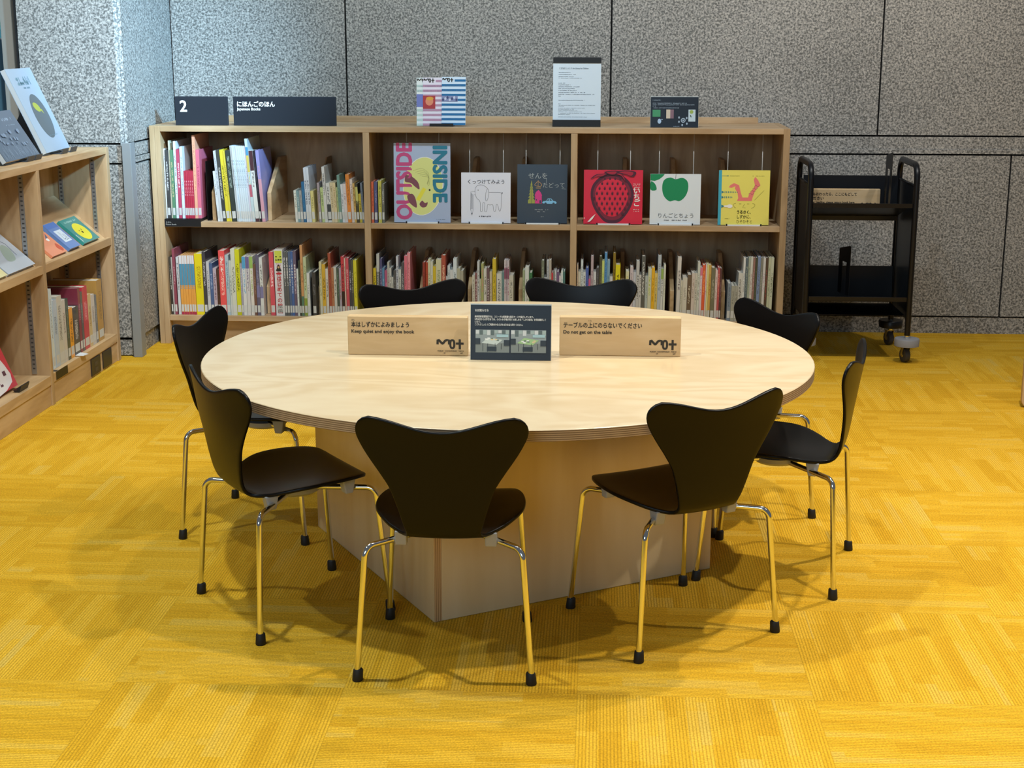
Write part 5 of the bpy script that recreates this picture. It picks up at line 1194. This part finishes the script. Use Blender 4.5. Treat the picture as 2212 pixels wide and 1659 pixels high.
# flat steel bookends standing in the troughs
def cart_end(x,y0,zf0,zt,label,rot=0,yc=6.43):
    root=empty('bookend',(x,yc,zf0)); tag(root,label,'bookend','flat steel bookends on the book cart')
    m=MB(); h=zt-zf0
    # plate with a slot: two uprights joined at the top
    m.box(-0.0008,0.0008,-0.060,-0.022,0,h-0.075); m.box(-0.0008,0.0008,0.022,0.060,0,h-0.075)
    m.prism([(-0.060,h-0.075),(0.060,h-0.075),(0.060,h-0.028),(0.050,h-0.020),(-0.050,h),(-0.060,h-0.004)],-0.0008,0.0008,'x')
    o=m.build('plate',BLK,root); o.rotation_euler=(0,0,rad(rot))
    return root
cart_end(1.2300,0,0.6465,0.880,'black steel bookend standing upright on the cart top shelf',2)
cart_end(1.064,0,0.2640,0.480,'black steel bookend standing upright on the cart bottom shelf',14)
# wooden sign in the upper trough
ws=wood_sign(0.8990,1.2130,6.500,'読みおわったら、ここにもどして','After reading, please return book here','wooden return-here sign standing in the upper trough of the cart',None,z=0.6075,h=0.1030,extra=(0.203,0.195))
text('ください',0.0158,-0.1475,0.1030-0.0455,ws,INK,y=-0.0004,bold=0.00035)
for ch in list(ws.children):
    if ch.name.startswith('lettering'):
        zs=[v.co.z for v in ch.data.vertices]
        if abs(min(zs)-(0.1030-0.0440))<0.006 and max(v.co.x for v in ch.data.vertices)>0.0:
            for v in ch.data.vertices: v.co.z-=0.0165

# ================================================================ SIDE BOOKCASE ON THE LEFT
SX=-2.045; ZL=0.9045; SB=-2.290
lc=empty('bookcase',(-2.19,5.2,0)); tag(lc,'birch side bookcase along the left wall with sloping display shelves','bookcase')
LL=(-2.19,5.2,0)
def lb(name,mb,mat,**k): return relbuild(name,mb,mat,lc,LL,**k)
YE=6.0725; YD=5.3200; YN=4.30
lb('end_panel',MB().box(SB,SX+0.0005,YE,YE+0.0200,0,ZL),BIRCH_Z,bevel=0.0012)
lb('end_panel',MB().box(SB,SX,YE+0.0203,YE+0.0350,0,ZL),BIRCH_Z,bevel=0.0012)
lb('divider',MB().box(SB,SX,YD-0.027,YD,0,ZL-0.0262),BIRCH_Z,bevel=0.0012)
lb('end_panel',MB().box(SB,SX,YN-0.8,YN-0.78,0,ZL-0.0262),BIRCH_Z,bevel=0.0012)
lb('top_board',MB().box(SB,SX-0.0005,YN-0.8,YE-0.0003,ZL-0.026,ZL),BIRCH_Y,bevel=0.0012)
lb('back_panel',MB().box(SB,SB+0.012,YN-0.779,YE-0.0003,0.002,ZL-0.0265),BIRCH_Z)
for y0,y1,zb2 in ((YD+0.0003,YE-0.0003,0.1195),(YN-0.7797,YD-0.0273,0.1155)):
    lb('shelf',MB().box(SB+0.0125,SX-0.001,y0,y1,zb2-0.036,zb2),BIRCH_Y,bevel=0.0012)
    lb('plinth',MB().box(SX-0.020,SX-0.006,y0,y1,0.001,zb2-0.0363),BIRCH_Y)
    # sloping display shelf with an upright lip
    m=MB(); m.add([(x,y,z) for y in (y0,y1) for x,z in ((SX-0.018,0.503),(SB+0.0125,0.690),(SB+0.0125,0.705),(SX-0.018,0.519))],[(0,1,2,3),(7,6,5,4),(0,4,5,1),(1,5,6,2),(2,6,7,3),(3,7,4,0)])
    lb('display_shelf',m,BIRCH_Y)
    lb('shelf_lip',MB().box(SX-0.0175,SX-0.001,y0,y1,0.500,0.532),BIRCH_Y,bevel=0.0012)
# slotted shelf tracks
SLOT=P('track_slot','3a3a3c',0.7)
def track(x,y,side):
    m=MB(); yy=(y-0.0022,y-0.0002) if side<0 else (y+0.0002,y+0.0022)
    m.box(x-0.009,x+0.009,yy[0],yy[1],0.121,ZL-0.028,0)
    z=0.14
    while z<ZL-0.045:
        if side<0: m.box(x-0.0045,x+0.0045,yy[0]-0.0004,yy[0]-0.0001,z,z+0.0055,1)
        else: m.box(x-0.0045,x+0.0045,yy[1]+0.0001,yy[1]+0.0004,z,z+0.0055,1)
        z+=0.0165
    lb('shelf_track',m,[STEEL,SLOT])
for x in (SX-0.062,SB+0.045): track(x,YE,-1); track(x,YD-0.027,-1)
# power outlets in the plinth
OUT=P('outlet_plate','2c2925',0.45)
for y0,y1 in ((5.738,5.848),(5.882,5.990)):
    m=MB(); m.box(SX-0.0056,SX-0.0010,y0,y1,0.008,0.0775)
    ot=m.build('power_outlet',OUT,bevel=0.0012)
    if y0<5.8:
        tag(ot,'dark outlet plate with sockets in the side bookcase plinth, nearer one','outlet')
        for zz in (0.028,0.052):
            MB().box(SX-0.0009,SX-0.0004,5.778,5.812,zz-0.008,zz+0.008).build('socket',P('socket_face','46413a',0.5),ot)
    else: tag(ot,'dark blank plate in the side bookcase plinth, nearer the corner','outlet')
# spine-out books on its bottom shelf
for (y,w_,h_,base,ink,lab) in LEFTBOOKS:
    make_book(w_,h_,min(0.205,h_*0.8),base,ink,lab,'books on the side bookcase bottom shelf',(SX-0.020,y,0.1200),PI/2,0)
m=MB(); m.box(SX-0.0008,SX-0.0002,5.345,5.470,0.086,0.118); m.box(SX-0.10,SX-0.0008,5.345,5.37,0.1196,0.1199)
mk=m.build('shelf_marker',BLK); tag(mk,'black marker plate on the side bookcase bottom shelf front','shelf marker')
tgp=MB(); tgp.add([(SX-0.019,5.61,0.123),(SX+0.012,5.615,0.121),(SX+0.015,5.665,0.1185),(SX-0.018,5.668,0.123),(SX-0.019,5.61,0.1245),(SX+0.012,5.615,0.1225),(SX+0.015,5.665,0.1200),(SX-0.018,5.668,0.1245)],[(0,1,2,3),(4,5,6,7),(0,1,5,4),(1,2,6,5),(2,3,7,6),(3,0,4,7)])
tag(tgp.build('paper_tab',P('tab_white','dfe2e4',0.5)),'small white paper tab sticking out below the black book','paper tab')
# books lying on the sloping shelf: axes along y and up the slope
sl=math.atan2(0.705-0.519,(SX-0.018)-(SB+0.0125))
def slope_book(yc,W,H,T_,cover,label,off=0.019):
    # local x along +y, local z up the slope, front face away from the shelf
    root=empty('picture_book'); tag(root,label,'book')
    U=Vector((0,1,0)); Z=Vector((-math.cos(sl),0,math.sin(sl))); N_=Vector((math.sin(sl),0,math.cos(sl)))
    base=Vector((SX-0.018,yc,0.519))+Z*off+N_*(T_+0.0012)
    root.matrix_world=Matrix(((U.x,-N_.x,Z.x,base.x),(U.y,-N_.y,Z.y,base.y),(U.z,-N_.z,Z.z,base.z),(0,0,0,1)))
    cm=P('cover_'+cover,cover,0.28,0,0.3)
    m=MB(); m.box(-W/2,W/2,0,0.0018,0,H); m.box(-W/2,W/2,T_-0.0018,T_,0,H); m.build('cover',cm,root)
    MB().box(-W/2,-W/2+0.002,0.0019,T_-0.0019,0,H).build('spine',cm,root)
    MB().box(-W/2+0.0022,W/2-0.002,0.0019,T_-0.0019,0.002,H-0.002).build('page_block',PAGES,root)
    return root
b=slope_book(5.905,0.185,0.135,0.012,'1f8b8c','teal picture book with yellow oval on the sloping side shelf')
a=Art(); a.ell(0.006,0.056,0.060,0.047,P('ink_lemon','e2dc3c',0.4)); a.ell(-0.012,0.062,0.0035,0.0035,INK); a.ell(0.016,0.066,0.0035,0.0035,INK); a.ell(0.004,0.052,0.007,0.006,INK); a.scribble(-0.062,0.060,0.112,0.011,P('ink_pale_teal','9fd0cc',0.5),61,.1); a.rect(-0.083,-0.079,0.01,0.05,WH); a.build('cover_art',b)
b=slope_book(5.705,0.120,0.140,0.014,'5f86c4','blue picture book with white picture panel on the sloping side shelf')
a=Art(); a.rect(-0.032,0.040,0.035,0.098,P('ink_pale_blue','cfe0ee',0.4)); a.line([(-0.012,0.045),(-0.004,0.090),(0.02,0.055),(-0.008,0.049)],0.003,P('ink_slate','5c6a80',0.5)); a.line([(0.0,0.045),(0.03,0.045),(0.022,0.075)],0.003,P('ink_slate','5c6a80',0.5)); a.rect(-0.059,0.059,0.112,0.139,P('ink_blue2','4f76bc',0.4)); a.build('cover_art',b)
b=slope_book(5.540,0.155,0.110,0.010,'e3916f','orange and yellow picture book beside the divider on the sloping side shelf')
a=Art(); a.poly([(-0.077,0.052),(0.02,0.109),(-0.077,0.109)],P('ink_lemon','e2dc3c',0.4)); a.poly(smooth_pts([(0.03,0.03),(0.055,0.05),(0.072,0.02),(0.05,0.008)]),P('ink_brick','c2563c',0.4)); a.ell(0.03,0.075,0.012,0.008,WH); a.poly([(0.02,0.08),(0.06,0.105),(0.05,0.085)],P('ink_slate','5c6a80',0.5)); a.build('cover_art',b)
b=slope_book(5.155,0.250,0.250,0.012,'b9c8da','pale blue picture book left of the divider on the sloping side shelf')
a=Art(); a.poly(smooth_pts([(-0.03,0.05),(0.0,0.10),(0.05,0.12),(0.07,0.09),(0.03,0.045)]),P('ink_sage','9db3ae',0.4)); a.line([(-0.03,0.13),(0.02,0.18),(0.08,0.12),(0.07,0.06)],0.004,P('ink_slate','5c6a80',0.5)); a.build('cover_art',b)
b=slope_book(4.935,0.170,0.150,0.012,'e0dca8','pale yellow picture book at the left edge of the sloping side shelf')
# red cover leaning in the bottom of the left bay, on a small black stand
def lean_book(name,BLc,BRc,TLc,T_,cover,label,spine=None):
    root=empty(name); tag(root,label,'book')
    BLc,BRc,TLc=Vector(BLc),Vector(BRc),Vector(TLc)
    U=(BRc-BLc).normalized(); Z=(TLc-BLc); Z=(Z-U*Z.dot(U)); H=Z.length; Z.normalize(); W=(BRc-BLc).length
    Nn=Z.cross(U)            # away from the front face
    if Nn.x>0: Nn=-Nn
    mid=(BLc+BRc)/2
    root.matrix_world=Matrix(((U.x,Nn.x,Z.x,mid.x),(U.y,Nn.y,Z.y,mid.y),(U.z,Nn.z,Z.z,mid.z),(0,0,0,1)))
    cm=P('cover_'+cover,cover,0.28,0,0.3)
    m=MB(); m.box(-W/2,W/2,0,0.002,0,H); m.box(-W/2,W/2,T_-0.002,T_,0,H); m.build('cover',cm,root)
    MB().box(-W/2,-W/2+0.002,0.0021,T_-0.0021,0,H).build('spine',P('cover_'+(spine or cover),spine or cover,0.3,0,0.3),root)
    MB().box(-W/2+0.0022,W/2-0.002,0.0022,T_-0.0022,0.002,H-0.002).build('page_block',PAGES,root)
    return root,W,H
b,W,H=lean_book('picture_book',(-2.090,4.815,0.1290),(-2.090,5.085,0.1290),(-2.185,4.815,0.365),0.012,'c93a48','red picture book with patchwork drawing in the low left bay')
a=Art(); a.poly(smooth_pts([(-W/2+.002,0.01),(W/2-0.03,0.02),(W/2-0.05,0.12),(0.02,0.20),(-W/2+.002,0.21)],3),P('ink_offwhite','dfdde2',0.45))
rr=random.Random(6)
for k in range(26):
    x=rr.uniform(-W/2+0.012,W/2-0.07); z=rr.uniform(0.02,0.15); c_=('8c2a44','3a3840','7c8a2a','5c3a4a')[k%4]
    a.rect(x,x+rr.uniform(.010,.024),z,z+rr.uniform(.008,.018),P('patch_'+c_,c_,0.45))
a.build('cover_art',b)
sd=MB(); sd.prism([(-2.075,0.1158),(-2.060,0.1158),(-2.052,0.138),(-2.056,0.140),(-2.070,0.124),(-2.083,0.124)],5.02,5.10,'y')
tag(sd.build('book_rest',BLK),'small black rest under the red patchwork book, low left bay','book rest')
# two books leaning on rests on top of the side bookcase
b,W,H=lean_book('picture_book',(-2.124,5.622,ZL+0.0128),(-2.139,5.915,ZL+0.0128),(-2.262,5.590,1.232),0.020,'9db6d0','pale blue book with dark oval leaning on top of side bookcase',spine='b8c4cc')
a=Art(); a.ell(0.010,H*0.42,0.082,0.092,P('ink_dk_slate','5c6a74',0.45)); a.ell(-0.004,H*0.53,0.034,0.018,P('ink_leafy','a9b84a',0.45),rot=-0.3); a.poly([(0.018,H*.50),(0.046,H*.44),(0.040,H*.50)],P('ink_leafy','a9b84a',0.45)); a.scribble(-0.085,0.05,H*0.80,0.034,P('ink_tl2','6f94a8',0.45),71,.05); a.scribble(-0.04,0.03,H*0.755,0.008,P('ink_tl2','6f94a8',0.45),72); a.scribble(-0.03,0.08,0.062,0.004,P('ink_tl2','6f94a8',0.45),73); a.build('cover_art',b)
b,W,H=lean_book('picture_book',(-2.110,5.190,ZL+0.0145),(-2.124,5.548,ZL+0.0145),(-2.212,5.165,1.085),0.020,'4d5b70','dark slate book with pale figures leaning on top of side bookcase',spine='b8c4cc')
a=Art(); rr=random.Random(9)
for k in range(60):
    x=rr.uniform(-W/2+.01,W/2-.01); z0=rr.uniform(0.004,0.02); a.rect(x,x+0.0012,z0,z0+rr.uniform(.01,.05),P('ink_fog','8fa2b8',0.5))
for k in range(22): a.ell(rr.uniform(-.12,.13),rr.uniform(.05,.11),rr.uniform(.004,.013),rr.uniform(.003,.010),P('ink_fog2','7688a0',0.5),n=10)
a.scribble(0.03,0.13,H*0.78,0.014,P('ink_fog','8fa2b8',0.5),81); a.scribble(0.04,0.13,H*0.68,0.005,P('ink_fog','8fa2b8',0.5),82)
a.build('cover_art',b)
for y0,y1,lab in ((5.720,5.880,'black rest under the pale blue book on top of side bookcase'),(5.360,5.500,'black rest under the dark slate book on top of side bookcase')):
    m=MB(); z=ZL+0.0002
    m.prism([(-2.150,z),(-2.102,z),(-2.094,z+0.020),(-2.099,z+0.021),(-2.106,z+0.0022),(-2.150,z+0.0018)],y0,y0+0.062,'y')
    m.prism([(-2.150,z),(-2.102,z),(-2.094,z+0.020),(-2.099,z+0.021),(-2.106,z+0.0022),(-2.150,z+0.0018)],y1-0.062,y1,'y')
    m.box(-2.286,-2.151,y0+0.02,y1-0.02,z,z+0.003); m.prism([(-2.222,z+0.003),(-2.286,z+0.003),(-2.296,z+0.12),(-2.268,z+0.17)],(y0+y1)/2-0.03,(y0+y1)/2+0.03,'y')
    tag(m.build('book_rest',P('rest_grey','3c4046',0.5)),lab,'book rest')

# ================================================================ RIGHT EDGE: rounded corner of a wooden stool
m=MB(); st_=empty('wooden_stool',(1.792,5.500,0)); tag(st_,'rounded corner of a light wooden stool at the right edge of the photo','stool')
def rr_poly(w,h,r,n=6):
    out=[]
    for cx_,cz_,a0 in ((w/2-r,h-r,0),(-w/2+r,h-r,90),(-w/2+r,r,180),(w/2-r,r,270)):
        for i in range(n+1): t=rad(a0+90*i/n); out.append((cx_+r*math.cos(t),cz_+r*math.sin(t)))
    return out
m.prism(rr_poly(0.40,0.255,0.028),-0.015,0.006,'y'); o=m.build('side_board',BIRCH_Z,st_,bevel=0.002)
m=MB(); m.prism([(p[0]+0.11,p[1]) for p in rr_poly(0.40,0.255,0.028)],0.26,0.281,'y'); m.build('side_board',BIRCH_Z,st_,bevel=0.002)
MB().box(-0.05,0.17,0.0063,0.2597,0.230,0.251).build('seat_board',BIRCH,st_)
